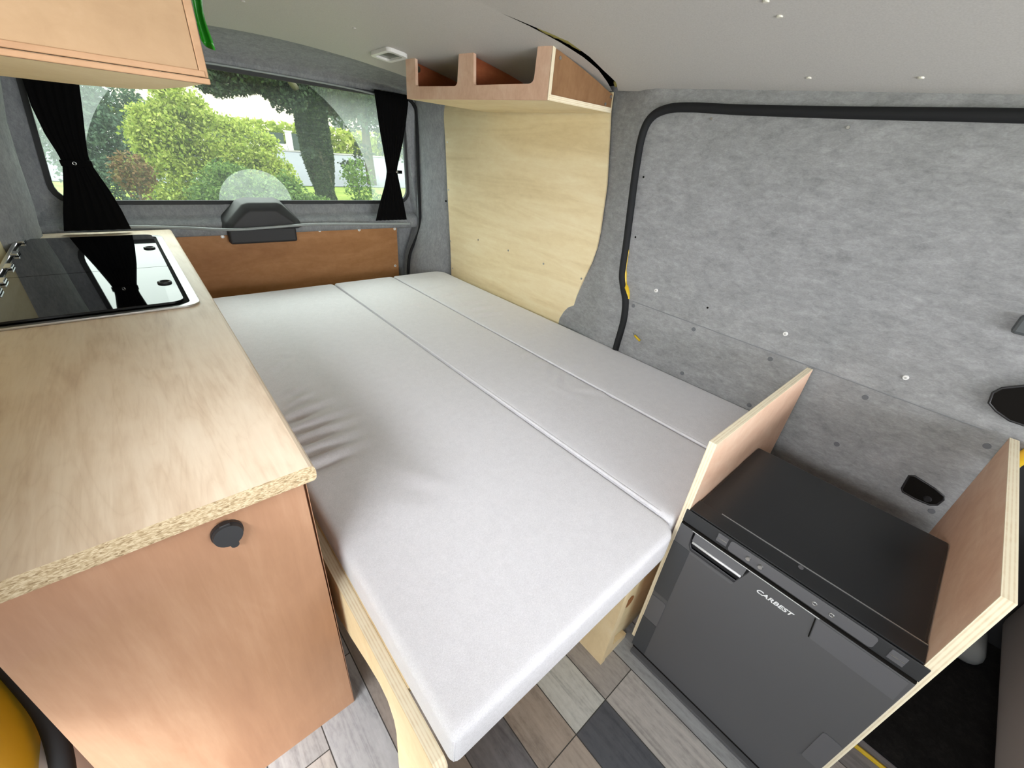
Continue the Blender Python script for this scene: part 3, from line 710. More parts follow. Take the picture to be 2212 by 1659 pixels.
for y0, y1, near, ky, lab in ((HY0 + 0.021, 1.6105, True, 1.430, 'near black glass lid'), (1.6135, HY1 - 0.022, False, 1.872, 'far black glass lid')):
    l = obj('glass_lid', lid(y0, y1, near), M_HOB, hb, bevel=0.001); l['label'] = lab
    k = obj('finger_ring', torus((0.029, ky, lidz + 0.0065), (0, 0, 1), 0.0125, 0.0035, seg=24), M_BLACK, l, smooth=True)
hr = obj('hinge_rail', box(HX0 + 0.004, HX0 + 0.014, HY0 + 0.02, HY1 - 0.02, ZT + 0.005, ZT + 0.018), M_STEEL, hb, bevel=0.002)
for y in (1.30, 1.46, 1.55, 1.70, 1.86, 2.04): obj('hinge', box(HX0 + 0.014, HX0 + 0.030, y, y + 0.045, ZT + 0.0125, ZT + 0.020), M_CHROME, hb, bevel=0.002)

# overhead cabinet top left
oc = empty('overhead_cabinet', (-0.1, 0.8, 1.135), 'beige plywood overhead cabinet above the worktop', 'cabinet')
bo = [(0.098, 0.606), (0.094, 0.72), (0.080, 0.86), (0.055, 0.96), (0.0, 1.045), (-0.08, 1.07), (-0.31, 1.07), (-0.31, 0.606)]
obj('bottom_board', prism([(a, b, 1.134) for a, b in bo], (0, 0, 0.010)), M_PLY_LIGHT, oc)
bo2 = [(a - (0.006 if a > -0.3 else 0), b - (0.006 if b > 1.0 else 0)) for a, b in bo]
obj('carcass', prism([(a, b, 1.1445) for a, b in bo2], (0, 0, 0.19)), M_PLY_CAB, oc)
obj('end_panel', box(-0.31, 0.094, 0.600, 0.606, 1.144, 1.33), M_PLY_CAB, oc)
M_BATTEN = m_veneer('tan_plywood', (148, 112, 82), (164, 128, 96), (178, 142, 110), (1, 3, 8))
fr_ = obj('frame_batten', box(-0.31, 0.102, 0.5975, 0.606, 1.1335, 1.1385), M_BATTEN, oc, bevel=0.0008)
obj('frame_batten', box(-0.31, 0.099, 0.5965, 0.606, 1.1392, 1.1445), M_BATTEN, oc, bevel=0.0008)
obj('frame_batten', box(0.0945, 0.1015, 0.5975, 0.606, 1.1390, 1.33), M_BATTEN, oc, bevel=0.0008)
def film():
    pts = [(0.104, 1.166), (0.100, 1.176), (0.102, 1.20), (0.100, 1.24), (0.104, 1.33)]
    bm = grid(lambda z, t: (0.1035 + 0.009 * t + 0.0015 * math.sin(z * 120) * t, 0.604 + 0.012 * math.sin(t * 3.1) + 0.002 * math.sin(z * 70), z + (0.006 * (1 - t) if z < 1.17 else 0)), lsp(1.164, 1.345, 24), lsp(0, 1, 6))
    r = bmesh.ops.extrude_face_region(bm, geom=list(bm.faces)); bmesh.ops.translate(bm, vec=(0.0, 0.002, 0), verts=[v for v in r['geom'] if isinstance(v, bmesh.types.BMVert)])
    return bm
o = obj('plastic_strip', film(), flat('green_plastic', (30, 120, 22), 0.25), smooth=True); tag(o, 'green plastic strip hanging down the front edge of the overhead cabinet', 'strip')

# ================================================================== BED
# base: cream plywood bench under the right cushions
bn = empty('bench_box', (0.93, 1.1, 0), 'cream plywood bench box under the cushions, open at its near end', 'bench')
obj('side_board', box(0.594, 0.609, 0.205, 2.05, 0.0, 0.372), M_PLY_CREAM, bn)
def endframe():
    pts = [(0.6095, 0.0), (0.6095, 0.372), (0.72, 0.372), (0.72, 0.33), (0.66, 0.325), (0.628, 0.29), (0.622, 0.10), (0.632, 0.045), (0.70, 0.018), (0.70, 0.0)]
    return prism([(a, 0.207, b) for a, b in pts], (0, 0.012, 0))
obj('end_frame', endframe(), M_PLY_CREAM, bn)
ib = obj('inner_board', box(0.61, 1.28, 0.2195, 0.231, 0.0, 0.372), M_PLY_LIGHT, bn)
obj('knot', disc((0.672, 0.2190, 0.170), (0, -1, 0), 0.018, 0.0008, 16), flat('brown_knot', (150, 98, 52), 0.8), ib)
obj('hole', disc((0.672, 0.2190, 0.235), (0, -1, 0), 0.004, 0.0008, 12), M_DARK, ib)
obj('top_board', box(0.594, 1.285, 0.205, 2.05, 0.3725, 0.381), M_PLY_CREAM, bn)
# beam with shaped legs under the left cushion edge
bb = empty('bed_support', (0.12, 1.1, 0), 'cream layered plywood bed rail with a shaped leg beside the kitchen cabinet', 'bed support')
def rail():
    top = [(2.04, 0.378), (0.200, 0.378), (0.194, 0.374), (0.190, 0.366)]
    leg = [(0.190, 0.0), (0.325, 0.0), (0.327, 0.06), (0.322, 0.16), (0.318, 0.22), (0.322, 0.262), (0.34, 0.295), (0.37, 0.300), (0.42, 0.282), (0.50, 0.245), (0.57, 0.217), (0.66, 0.205), (0.78, 0.20)]
    rest = [(1.75, 0.20), (1.90, 0.20), (1.90, 0.0), (2.04, 0.0)]
    return [(0.1105, y, z) for y, z in top + leg + rest]
obj('rail', prism(rail(), (0.018, 0, 0)), None, bb, mats=[M_EDGE_X])
# face veneers so that the sides read as sheet and the top as layered edge
obj('face_veneer', prism([(0.1095, y, z) for _, y, z in rail()], (0.001, 0, 0)), M_PLY_CREAM, bb)
obj('slat_board', box(0.129, 0.593, 0.30, 2.04, 0.366, 0.379), M_PLY_CREAM, bb)

def rcoords(lo, hi, r, step):
    k = [0, 0.35, 0.7, 1.0]; c = [lo + r * (1 - math.cos(math.pi / 2 * t)) for t in (0, .25, .5, .75, 1)]
    n = max(1, int((hi - lo - 2 * r) / step)); mid = lsp(lo + r, hi - r, n)[1:-1]
    return c + mid + [hi - (v - lo) for v in c[::-1]]
def cushion(x0, x1, y0, y1, z0, z1, r, wr_=(), step=0.0125, crown=0.002, rv=None):
    rc = rv or r
    X = rcoords(x0, x1, r, step); Y = rcoords(y0, y1, r, step); Z = rcoords(z0, z1, r, 0.02)
    bm = bmesh.new(); V = {}
    segs = []
    for (ax, ay, bx_, by_, amp, w) in wr_: segs.append((ax, ay, bx_, by_, amp, w))
    def vert(i, j, k):
        key = (i, j, k)
        if key in V: return V[key]
        p = Vector((X[i], Y[j], Z[k])); q = Vector((min(max(p.x, x0 + r), x1 - r), min(max(p.y, y0 + r), y1 - r), min(max(p.z, z0 + r), z1 - r)))
        d = p - q
        if d.length > 1e-9:
            m = max(abs(d.x), abs(d.y), abs(d.z)); 
            p = q + d.normalized() * r
        if k == len(Z) - 1 or p.z > z1 - r:
            u = (p.x - x0) / (x1 - x0); v = (p.y - y0) / (y1 - y0)
            t = max(0.0, (p.z - (z1 - r)) / r)
            p.z += crown * 16 * u * (1 - u) * v * (1 - v) * t
            for (ax, ay, bx_, by_, amp, w) in segs:
                L2 = (bx_ - ax) ** 2 + (by_ - ay) ** 2
                s = ((p.x - ax) * (bx_ - ax) + (p.y - ay) * (by_ - ay)) / L2
                if -0.6 < s < 1.6:
                    dist = ((p.x - ax) * (by_ - ay) - (p.y - ay) * (bx_ - ax)) / math.sqrt(L2)
                    env = math.exp(-((max(0, -s) + max(0, s - 1)) * 4) ** 2) * (0.25 + 0.75 * math.sin(math.pi * min(1, max(0, s))))
                    p.z += amp * math.exp(-(dist / w) ** 2) * env * t
        V[key] = bm.verts.new(p); return V[key]
    nx, ny, nz = len(X) - 1, len(Y) - 1, len(Z) - 1
    for i in range(nx):
        for j in range(ny):
            for k in (0, nz): bm.faces.new([vert(i, j, k), vert(i + 1, j, k), vert(i + 1, j + 1, k), vert(i, j + 1, k)])
    for i in range(nx):
        for k in range(nz):
            for j in (0, ny): bm.faces.new([vert(i, j, k), vert(i + 1, j, k), vert(i + 1, j, k + 1), vert(i, j, k + 1)])
    for j in range(ny):
        for k in range(nz):
            for i in (0, nx): bm.faces.new([vert(i, j, k), vert(i, j + 1, k), vert(i, j + 1, k + 1), vert(i, j, k + 1)])
    return bm
W1 = [(0.205, 1.284, 0.268, 1.337), (0.191, 0.994, 0.272, 1.026), (0.184, 0.937, 0.288, 0.954), (0.177, 0.896, 0.280, 0.903), (0.169, 0.838, 0.264, 0.847), (0.168, 0.789, 0.256, 0.798), (0.247, 1.37, 0.281, 1.369), (0.184, 1.05, 0.256, 1.089), (0.205, 1.122, 0.252, 1.137)]
w1 = []
for i, (a, b, c, d) in enumerate(W1):
    big = 1 <= i <= 5
    a2 = a - (0.05 if big else 0)
    w1.append((a2, b, c, d, 0.0095 if big else 0.005, 0.010)); w1.append((a2, b - 0.024, c, d - 0.024, -0.007 if big else -0.004, 0.010))
w1 += [(0.317, 0.664, 0.361, 0.56, 0.003, 0.014), (0.241, 0.598, 0.268, 0.533, 0.003, 0.014), (0.29, 0.63, 0.33, 0.54, -0.003, 0.012)]
W3 = [(1.013, 1.645, 1.195, 1.686), (1.029, 1.518, 1.184, 1.513), (1.032, 1.434, 1.174, 1.429), (1.022, 1.367, 1.161, 1.345), (1.007, 1.157, 1.142, 1.196), (1.013, 1.024, 1.131, 1.043), (1.018, 0.904, 1.126, 0.923), (1.003, 0.786, 1.11, 0.804), (1.007, 1.776, 1.177, 1.809)]
w3 = []
for i, (a, b, c, d) in enumerate(W3):
    s = 1.0 if i < 4 else 0.6
    w3.append((a, b, c, d, 0.006 * s, 0.010)); w3.append((a, b - 0.028, c, d - 0.028, -0.004 * s, 0.012))
W2 = [(0.822, 1.597, 0.941, 1.599), (0.972, 0.846, 0.905, 0.79), (0.969, 0.787, 0.886, 0.73), (0.92, 0.69, 1.0, 0.6), (0.871, 0.757, 0.887, 0.614), (0.923, 0.876, 0.985, 0.876), (0.93, 0.957, 0.985, 0.95)]
w2 = []
for i, (a, b, c, d) in enumerate(W2):
    w2.append((a, b, c, d, 0.005, 0.010)); w2.append((a, b - 0.026, c, d - 0.026, -0.003, 0.012))
cush = [('cushion', (0.1285, 0.681, 0.178, 2.066, 0.3805, 0.460, 0.013, w1), 'wide pale grey foam mattress cushion, next to the kitchen cabinet'),
        ('cushion', (0.683, 0.993, 0.198, 2.062, 0.3825, 0.462, 0.012, w2), 'pale grey foam mattress cushion in the middle of the bed'),
        ('cushion', (0.995, 1.303, 0.200, 2.060, 0.3825, 0.463, 0.013, w3), 'narrow pale grey foam mattress cushion against the side wall')]
for i, (n_, a, lab) in enumerate(cush):
    cb = cushion(*a)
    for (ci, sx, cy_, sy, R_) in ((0, 1, a[2], -1, 0.038), (2, 1, a[3], 1, 0.06), (0, 1, a[3], 1, 0.02), (1, 1, a[3], 1, 0.02)):
        if ci != i: continue
        ox, oy = a[1] - R_ * sx, cy_ - R_ * sy
        for v in cb.verts:
            dx_, dy_ = v.co.x - ox, v.co.y - oy
            if dx_ * sx > 0 and dy_ * sy > 0:
                m_ = max(abs(dx_), abs(dy_)); L_ = math.hypot(dx_, dy_)
                v.co.x = ox + dx_ * m_ / L_; v.co.y = oy + dy_ * m_ / L_
    c = obj(n_, cb, M_FABRIC, smooth=True); tag(c, lab, 'cushion', 'bed cushions')
    if i > 0:
        xa = a[0] + 0.004
        obj('piping', tube(smoothpath([(xa, a[2] + 0.03, a[5] - 0.0035), (xa, 0.9, a[5] - 0.0035), (xa, a[3] - 0.03, a[5] - 0.0035)], 12), 0.0045, 8), M_FABRIC, c, smooth=True)
    else:
        cor = []
        for x_ in (a[0] + 0.0042,): cor.append(tube([(x_, a[2] + 0.0042, z_) for z_ in lsp(a[4] + 0.012, a[5] - 0.012, 5)], 0.0018, 6))
        obj('corner_seam', cor[0], M_FABRIC, c, smooth=True)

# ================================================================== FRIDGE AND ITS SIDE PANELS
def side_panel(y0, y1, xw, label, zb=0.032):
    e = empty('plywood_divider', ((0.70 + xw) / 2, y0, zb), label, 'panel', 'fridge side panels')
    pts = [(0.7035, zb), (0.7035, 0.664), (xw, 0.660), (xw - 0.005, 0.45), (xw - 0.01, zb)]
    obj('board', prism([(a, y0, b) for a, b in pts], (0, y1 - y0, 0)), M_PLY_PINK, e)
    obj('edge_band', box(0.7015, 0.7035, y0, y1, zb, 0.664), M_EDGE_Y, e)
    obj('edge_band', prism([(0.7015, y0, 0.6641), (xw, y0, 0.6601), (xw, y0, 0.6615), (0.7015, y0, 0.6655)], (0, y1 - y0, 0)), M_EDGE_Y, e)
    return e
side_panel(0.1805, 0.1945, 1.272, 'plywood panel standing between the bed cushions and the black fridge')
side_panel(-0.2045, -0.1895, 1.285, 'plywood panel standing on the side of the fridge away from the bed')

fg = empty('fridge', (0.88, -0.005, 0), 'black compressor fridge standing between two plywood panels', 'fridge')
FY0, FY1 = -0.188, 0.179
obj('body', box(0.712, 1.055, FY0, FY1, 0.02, 0.499), M_FRIDGE_TOP, fg, bevel=0.004)
obj('feet_rail', box(0.70, 1.04, FY0 + 0.01, FY1 - 0.01, 0.0, 0.02), M_DARK, fg)
obj('top_flange', box(0.7012, 0.741, -0.1885, FY1 + 0.0005, 0.4992, 0.5025), M_FRIDGE_TOP, fg, bevel=0.0008)
obj('seam_highlight', box(0.7405, 0.7425, -0.1880, 0.133, 0.5000, 0.5032), M_STEEL, fg)  # highlight along the lid seam drawn as a bright strip
obj('flange_screw', disc((0.733, -0.014, 0.5025), (0, 0, 1), 0.0042, 0.0012, 14), M_FRIDGE_GREY, fg)
cs = obj('control_strip', box(0.6985, 0.7012, -0.1975, 0.1855, 0.4675, 0.4990), M_BLACK_MATTE, fg, bevel=0.0008)
plq = obj('control_plate', prism([(0.6982, a, b) for a, b in rrect(-0.138, 0.092, 0.4705, 0.4965, 0.006, 4)], (-0.0012, 0, 0)), M_FRIDGE_GREY, cs, bevel=0.0005)
for y in (0.056, 0.034): obj('knob', disc((0.697, y, 0.4835), (-1, 0, 0), 0.0048, 0.004, 14, r2=0.0038), M_STEEL, cs, smooth=False)
for y in (-0.054, -0.079): obj('button', torus((0.6965, y, 0.4825), (-1, 0, 0), 0.0032, 0.0009, seg=14, s2=6), M_STEEL, cs, smooth=True)
for y in (0.106, -0.165):
    obj('clip', box(0.6975, 0.6990, y - 0.010, y + 0.010, 0.474, 0.494), M_FRIDGE_GREY, cs, bevel=0.0006)
    obj('clip_line', box(0.6965, 0.6976, y - 0.009, y + 0.009, 0.4835, 0.4850), M_STEEL, cs)
# door with a handle recess
def door():
    bm = bmesh.new(); x0, x1 = 0.6935, 0.7012
    pts = [(-0.1965, 0.014), (-0.1965, 0.4635), (0.0445, 0.4635), (0.0445, 0.450), (0.056, 0.412), (0.150, 0.412), (0.1565, 0.425), (0.1565, 0.4635), (0.1845, 0.4635), (0.1845, 0.014)]
    return prism([(x0, a, b) for a, b in pts], (x1 - x0, 0, 0))
dr = obj('door', door(), M_FRIDGE, fg, bevel=0.0015)
obj('handle_recess', box(0.706, 0.7105, 0.046, 0.156, 0.413, 0.4632), M_BLACK, dr)
hd = obj('handle', prism([(0.6925, 0.152, 0.4405), (0.697, 0.152, 0.461), (0.697, 0.050, 0.461), (0.6925, 0.050, 0.4405)], (0.004, 0, 0)), M_FRIDGE_GREY, dr)
obj('handle_bar', tube([(0.6915, 0.150, 0.4385), (0.6910, 0.10, 0.4385), (0.6915, 0.052, 0.4385)], 0.0026, 8), M_SILVER, dr, smooth=True)
obj('recess_edge', prism([(0.693, 0.057, 0.4115), (0.693, 0.149, 0.4115), (0.693, 0.147, 0.4055), (0.693, 0.060, 0.4055)], (0.002, 0, 0)), M_FRIDGE_GREY, dr)
obj('door_gap', box(0.6945, 0.7012, -0.196, 0.184, 0.4637, 0.4672), M_DARK, fg)
obj('chrome_line', box(0.6924, 0.6934, -0.07, 0.158, 0.4628, 0.4640), M_SILVER, dr)
obj('latch_groove', prism([(0.6931, -0.0645, 0.460), (0.6931, -0.0665, 0.460), (0.6931, -0.0735, 0.415), (0.6931, -0.0715, 0.415)], (-0.0006, 0, 0)), M_DARK, dr)
obj('latch_cover', prism([(0.6930, -0.068, 0.461), (0.6930, -0.190, 0.461), (0.6930, -0.192, 0.412), (0.6930, -0.075, 0.414)], (-0.0005, 0, 0)), M_FRIDGE_GREY, dr)
for ya, yb, za, zb_ in ((0.147, 0.183, 0.142, 0.226), (-0.195, -0.165, 0.150, 0.245), (-0.195, -0.160, 0.036, 0.06)):
    obj('hinge_cover', prism([(0.6932, a, b) for a, b in rrect(ya, yb, za, zb_, 0.005, 3)], (-0.0015, 0, 0)), M_FRIDGE_GREY, dr, bevel=0.0005)
obj('side_band', box(0.6928, 0.6938, 0.1475, 0.1845, 0.24, 0.4105), M_FRIDGE_SIDE, dr)
obj('side_band', box(0.6928, 0.6938, 0.1475, 0.1845, 0.016, 0.138), M_FRIDGE_SIDE, dr)
obj('toe_board', box(0.680, 0.6975, -0.188, 0.178, 0.001, 0.0095), M_FRIDGE, fg, bevel=0.001)
obj('door_gap', box(0.6935, 0.6990, -0.190, 0.180, 0.0095, 0.0138), M_DARK, fg)
# lettering
tcv = bpy.data.curves.new('lettering', 'FONT'); tcv.body = 'CARBEST'; tcv.size = 0.0145; tcv.extrude = 0.0004; tcv.shear = 0.25; tcv.offset = 0.00028; tcv.space_character = 1.0
tob = bpy.data.objects.new('lettering_tmp', tcv); COL.objects.link(tob)
bpy.context.view_layer.update()
me = bpy.data.meshes.new_from_object(tob.evaluated_get(bpy.context.evaluated_depsgraph_get()))
bpy.data.objects.remove(tob, do_unlink=True)
wdt = max(v.co.x for v in me.vertices) - min(v.co.x for v in me.vertices)
mt = Matrix(((0, 0, -1, 0.6927), (-1, 0, 0, 0.022), (0, 1, 0, 0.4300), (0, 0, 0, 1))) @ Matrix.Diagonal((0.062 / wdt, 0.85, 1, 1))
me.transform(mt); me.materials.append(M_WHITE_TXT)
lt = bpy.data.objects.new('lettering', me); COL.objects.link(lt); lt.parent = dr; lt.location = -WL(dr); lt['label'] = 'white CARBEST lettering'

# ================================================================== FRONT RIGHT: cab carpet, seat, floor edge
o = obj('carpet', box(0.93, 1.515, -1.6, -0.345, 0.0005, 0.006), M_CARPET); tag(o, 'black carpet on the cab floor beyond the fridge', 'carpet')
o = obj('threshold_strip', tube([(0.915, -0.245, 0.004), (0.918, -0.33, 0.004), (0.915, -0.6, 0.004)], 0.005, 8), M_YELLOW); tag(o, 'narrow yellow strip on the floor beside the black carpet', 'strip')
o = obj('floor_mat', box(0.945, 1.325, -0.345, -0.235, 0.001, 0.010), M_CARPET); tag(o, 'dark carpet piece between fridge panel and cab', 'carpet')
st = empty('cab_seat', (1.13, -0.75, 0.0), 'grey fabric cab seat at the right edge of the picture', 'seat')
obj('seat_side', cushion(0.80, 1.49, -0.95, -0.432, 0.10, 0.40, 0.03, (), 0.05, 0.01), flat('grey_seat_cloth', (128, 128, 130), 0.9), st, smooth=True)
obj('seat_base', box(0.95, 1.29, -0.93, -0.60, 0.0065, 0.13), M_CARPET, st, bevel=0.01)
o = obj('dust_sheet', cushion(1.36, 1.50, -0.44, -0.36, 0.007, 0.07, 0.03, (), 0.02, 0.012), flat('crumpled_grey_cloth', (140, 144, 144), 0.8), smooth=True); tag(o, 'crumpled grey cloth bag behind the fridge panel', 'bag')
o = obj('bodywork_edge', tube(smoothpath([(1.293, -0.2185, 0.600), (1.2925, -0.224, 0.625), (1.292, -0.232, 0.655)], 5), 0.012, 10), M_YELLOW, smooth=True); tag(o, 'yellow painted bodywork edge at the right end of the sliding door', 'bodywork')

# bottom left: yellow door step, black seal, white shiny cover
sp_ = empty('door_sill', (-0.45, 0.6, 0), 'yellow painted door jamb with black rubber seal left of the kitchen cabinet', 'door jamb')
obj('yellow_jamb', cushion(-0.415, -0.325, 0.54, 0.855, 0.02, 0.56, 0.04, (), 0.05, 0.0), M_YELLOW, sp_, smooth=True)
P = smoothpath([(-0.312, 0.70, 0.48), (-0.308, 0.685, 0.36), (-0.305, 0.66, 0.27), (-0.302, 0.60, 0.225), (-0.300, 0.52, 0.215)], 6)
obj('rubber_seal', tube(P, 0.014, 10), M_RUBBER, sp_, smooth=True)
o = obj('cable_cover', cushion(-0.40, -0.302, 0.56, 0.69, 0.0, 0.235, 0.03, (), 0.03, 0.0), flat('glossy_white_plastic', (214, 212, 214), 0.15), smooth=True); tag(o, 'glossy whitish plastic cover on the floor beside the yellow door jamb', 'cover')

# ================================================================== OUTDOORS
def gz(y):
    return interp(y, [-100, 15.5, 27, 60], [-0.6, -0.6, 0.12, 0.3])
def m_grass():
    a = Mt('lawn_grass', 0.9, spec=0.1); v = a.coord(); n = a.noise(v, 3, 6, 0.7); n2 = a.noise(v, 0.5, 3, 0.5)
    a.base(a.ramp(a.math('ADD', a.math('MULTIPLY', n, .6), a.math('MULTIPLY', n2, .4)), [(0.35, (100, 118, 50)), (0.5, (128, 144, 66)), (0.65, (156, 162, 84))])); return a.m
M_GRASS = m_grass()
o = struct('ground', grid(lambda x, y: (x, y, gz(y)), lsp(-45, 60, 10), [-40, 5, 15.4, 15.5, 27, 60, 110]), M_GRASS, 'lawn outside the van')
M_ROAD = flat('pale_asphalt', (116, 118, 124), 0.85)
struct('trim_11', grid(lambda x, y: (x, y, gz(y) + 0.02), lsp(-45, 60, 10), [16.4, 20, 26.5]), M_ROAD, 'pale asphalt road crossing behind the garden')
struct('trim_12', grid(lambda x, y: (x + (max(y, 3.5) - 6) * -0.10, y, gz(y) + 0.025), [-6.5, -0.75], [-8, 3.5, 10, 16.4]), M_ROAD, 'pale paved drive left of the bushes')  # unseen stretch beside the van added for neutral bounce light
struct('trim_13', grid(lambda x, y: (x, y, gz(y) + 0.04), lsp(-45, 60, 10), [26.3, 27.2]), flat('pavement', (130, 126, 122), 0.9), 'pavement along the garden wall')

def leaf_mat(name, cols, trans=0.35):
    m = bpy.data.materials.new(name); m.use_nodes = True
    a = Mt.__new__(Mt); a.m = m; a.t = m.node_tree; a.n = a.t.nodes; a.b = a.n['Principled BSDF']
    g = a.new('NewGeometry')
    c = a.ramp(g.outputs['Random Per Island'], [(i / (len(cols) - 1), q) for i, q in enumerate(cols)])
    a.link(c, a.b.inputs['Base Color']); a.b.inputs['Roughness'].default_value = 0.6; a.b.inputs['Specular IOR Level'].default_value = 0.2
    t = a.new('BsdfTranslucent'); a.link(c, t.inputs[0])
    mx = a.new('MixShader'); mx.inputs[0].default_value = trans; a.link(a.b.outputs[0], mx.inputs[1]); a.link(t.outputs[0], mx.inputs[2]); a.link(mx.outputs[0], a.n['Material Output'].inputs[0])
    return m
def leaves(name, pts, size, mat, rng, parent=None, asp=0.55):
    n = len(pts)
    d = rng.normal(size=(n, 3)); d /= np.linalg.norm(d, axis=1)[:, None]
    e = rng.normal(size=(n, 3)); e -= d * (e * d).sum(1)[:, None]; e /= np.linalg.norm(e, axis=1)[:, None]
    s = size * rng.uniform(0.6, 1.3, n)[:, None]
    nn_ = np.cross(d, e)
    v = np.stack([pts - d * s, pts + e * s * asp - d * s * 0.1 + nn_ * s * .12, pts + d * s, pts - e * s * asp - d * s * 0.1 + nn_ * s * .12], 1).reshape(-1, 3)
    me = bpy.data.meshes.new(name); me.vertices.add(4 * n); me.vertices.foreach_set('co', v.ravel())
    me.loops.add(4 * n); me.loops.foreach_set('vertex_index', np.arange(4 * n)); me.polygons.add(n)
    me.polygons.foreach_set('loop_start', np.arange(n) * 4); me.update(); me.validate(); me.materials.append(mat)
    o = bpy.data.objects.new(name, me); COL.objects.link(o)
    if parent is not None: o.parent = parent; o.location = -WL(parent)
    return o
def blob(rng, n, c, r, shell=0.75):
    d = rng.normal(size=(n, 3)); d /= np.linalg.norm(d, axis=1)[:, None]
    k = rng.uniform(shell, 1.05, n)[:, None]
    return np.array(c) + d * k * np.array(r)
def stem_tree(parent, name, segs, mat):
    bm = bmesh.new()
    for pts, rs in segs:
        tube(pts, rs, 8, bm)
    return obj(name, bm, mat, parent, smooth=True)
rng = np.random.default_rng(7)
M_BARK = flat('bark', (92, 84, 70), 0.9)
L_YEL = leaf_mat('yellow_green_leaves', [(112, 134, 54), (156, 172, 74), (184, 192, 96), (140, 156, 68), (202, 204, 118)], 0.45)
L_MID = leaf_mat('mid_green_leaves', [(64, 90, 46), (92, 120, 58), (122, 146, 76), (76, 102, 52)])
L_DARK = leaf_mat('dark_green_leaves', [(38, 50, 38), (52, 66, 48), (66, 82, 56), (46, 58, 44)], 0.2)
L_IVY = leaf_mat('ivy_leaves', [(42, 56, 36), (58, 74, 46), (80, 94, 60)], 0.25)
L_HAZE = leaf_mat('greyish_green_leaves', [(70, 90, 74), (86, 108, 88), (104, 124, 100)], 0.3)
L_RED = leaf_mat('reddish_leaves', [(104, 78, 54), (122, 94, 60), (92, 98, 50)], 0.3)
def bush(name, parts, size, mat, label, stems=3, n=2500, cat='bush', group='garden shrubs'):
    c = parts[0][0]; b = empty(name, (c[0], c[1], gz(c[1])), label, cat, group)
    PP = []
    for cc, rr, w, sh_ in parts:
        m = int(n * w * 1.9); PP.append(blob(rng, int(m * 0.45), cc, rr, sh_))
        K = 34                                            # ragged sprays on the outside of each clump
        ctr = blob(rng, K, cc, np.array(rr) * 0.92, 0.8)
        for q in ctr: PP.append(blob(rng, int(m * 0.55 / K), q, np.array(rr) * rng.uniform(0.10, 0.26) + 0.02, 0.1))
    P = np.concatenate(PP)
    P = P[P[:, 2] > gz(c[1])]
    leaves('foliage', P, size * 0.68, mat, rng, b)
    sg = []
    for k in range(stems):
        t = parts[k % len(parts)][0]
        sg.append(([(c[0] + 0.1 * k - 0.1, c[1], gz(c[1])), ((c[0] + t[0]) / 2, (c[1] + t[1]) / 2, (gz(c[1]) + t[2]) / 2), t], [0.03, 0.02, 0.008]))
    stem_tree(b, 'stems', sg, M_BARK)
    return b
bush('yellow_shrub', [((0.95, 7.2, 0.55), (0.72, 0.5, 0.75), 1, .3), ((1.40, 7.2, 0.70), (0.55, 0.45, 0.45), .7, .3), ((0.62, 7.2, 0.85), (0.38, 0.4, 0.42), .5, .3), ((0.85, 7.2, 1.20), (0.30, 0.3, 0.32), .35, .2), ((1.65, 7.2, 0.45), (0.42, 0.4, 0.35), .4, .3)], 0.033, L_YEL, 'large yellow-green shrub behind the rear window', n=8500)
bush('green_shrub', [((1.0, 5.9, 0.30), (0.48, 0.35, 0.42), 1, .5), ((1.45, 5.9, 0.22), (0.42, 0.35, 0.40), .7, .5), ((1.85, 6.0, 0.10), (0.35, 0.35, 0.30), .6, .5), ((1.2, 5.9, -0.2), (0.7, 0.3, 0.4), .6, .5)], 0.030, L_MID, 'lower mid-green shrub in front of the yellow-green shrub', n=6500)
bush('grey_green_shrub', [((-0.35, 9.8, 1.15), (0.62, 0.6, 1.1), 1, .3), ((0.18, 9.8, 1.05), (0.55, 0.6, 1.0), 1, .3), ((0.1, 9.8, 0.2), (0.6, 0.6, 0.7), .7, .4)], 0.045, L_HAZE, 'tall grey-green shrub beside the left curtain', n=5200)
bush('red_shrub', [((0.16, 5.9, 0.60), (0.17, 0.18, 0.19), 1, .3), ((0.16, 5.9, 0.1), (0.1, 0.1, 0.4), .3, .3)], 0.028, L_RED, 'small reddish shrub left of the yellow-green one', n=900)
bush('low_plants', [((0.35, 4.9, 0.05), (0.45, 0.3, 0.36), 1, .3), ((0.9, 4.9, 0.02), (0.5, 0.3, 0.34), 1, .3), ((0.5, 4.9, -0.3), (0.7, 0.3, 0.3), 1, .3)], 0.028, L_YEL, 'low light green plants at the foot of the shrubs', n=3200)
bush('young_shrub', [((3.15, 7.6, 0.40), (0.26, 0.3, 0.40), 1, .2), ((3.35, 7.6, -0.1), (0.35, 0.3, 0.45), .8, .3)], 0.045, L_MID, 'young loose shrub just left of the right curtain', n=520)
# big ivy-clad tree
tr = empty('tree', (4.38, 13.0, -0.6), 'big dark tree with an ivy covered trunk in the middle of the rear window', 'tree')
stem_tree(tr, 'trunk', [([(4.42, 13, -0.62), (4.36, 13, 0.3), (4.30, 13, 1.1), (4.28, 13, 1.8), (4.2, 13, 2.6), (4.1, 13, 3.6)], [0.27, 0.24, 0.24, 0.28, 0.2, 0.12]),
    ([(4.28, 13, 1.6), (4.9, 12.8, 2.2), (5.7, 12.6, 2.7)], [0.16, 0.1, 0.04]), ([(4.28, 13, 1.7), (3.4, 12.8, 2.2), (2.4, 12.4, 2.6)], [0.16, 0.1, 0.04]), ([(4.28, 13, 1.5), (3.7, 12, 1.95), (3.2, 11, 2.1)], [0.12, 0.08, 0.03])], M_BARK)
n = 11000; t = rng.uniform(0, 1, n) ** 0.9; ang = rng.uniform(0, 2 * np.pi, n)
zz = -0.6 + t * 2.7; rad = 0.30 + 0.08 * np.sin(zz * 3 + ang * 2) + 0.16 * np.clip(zz - 0.9, 0, 2)
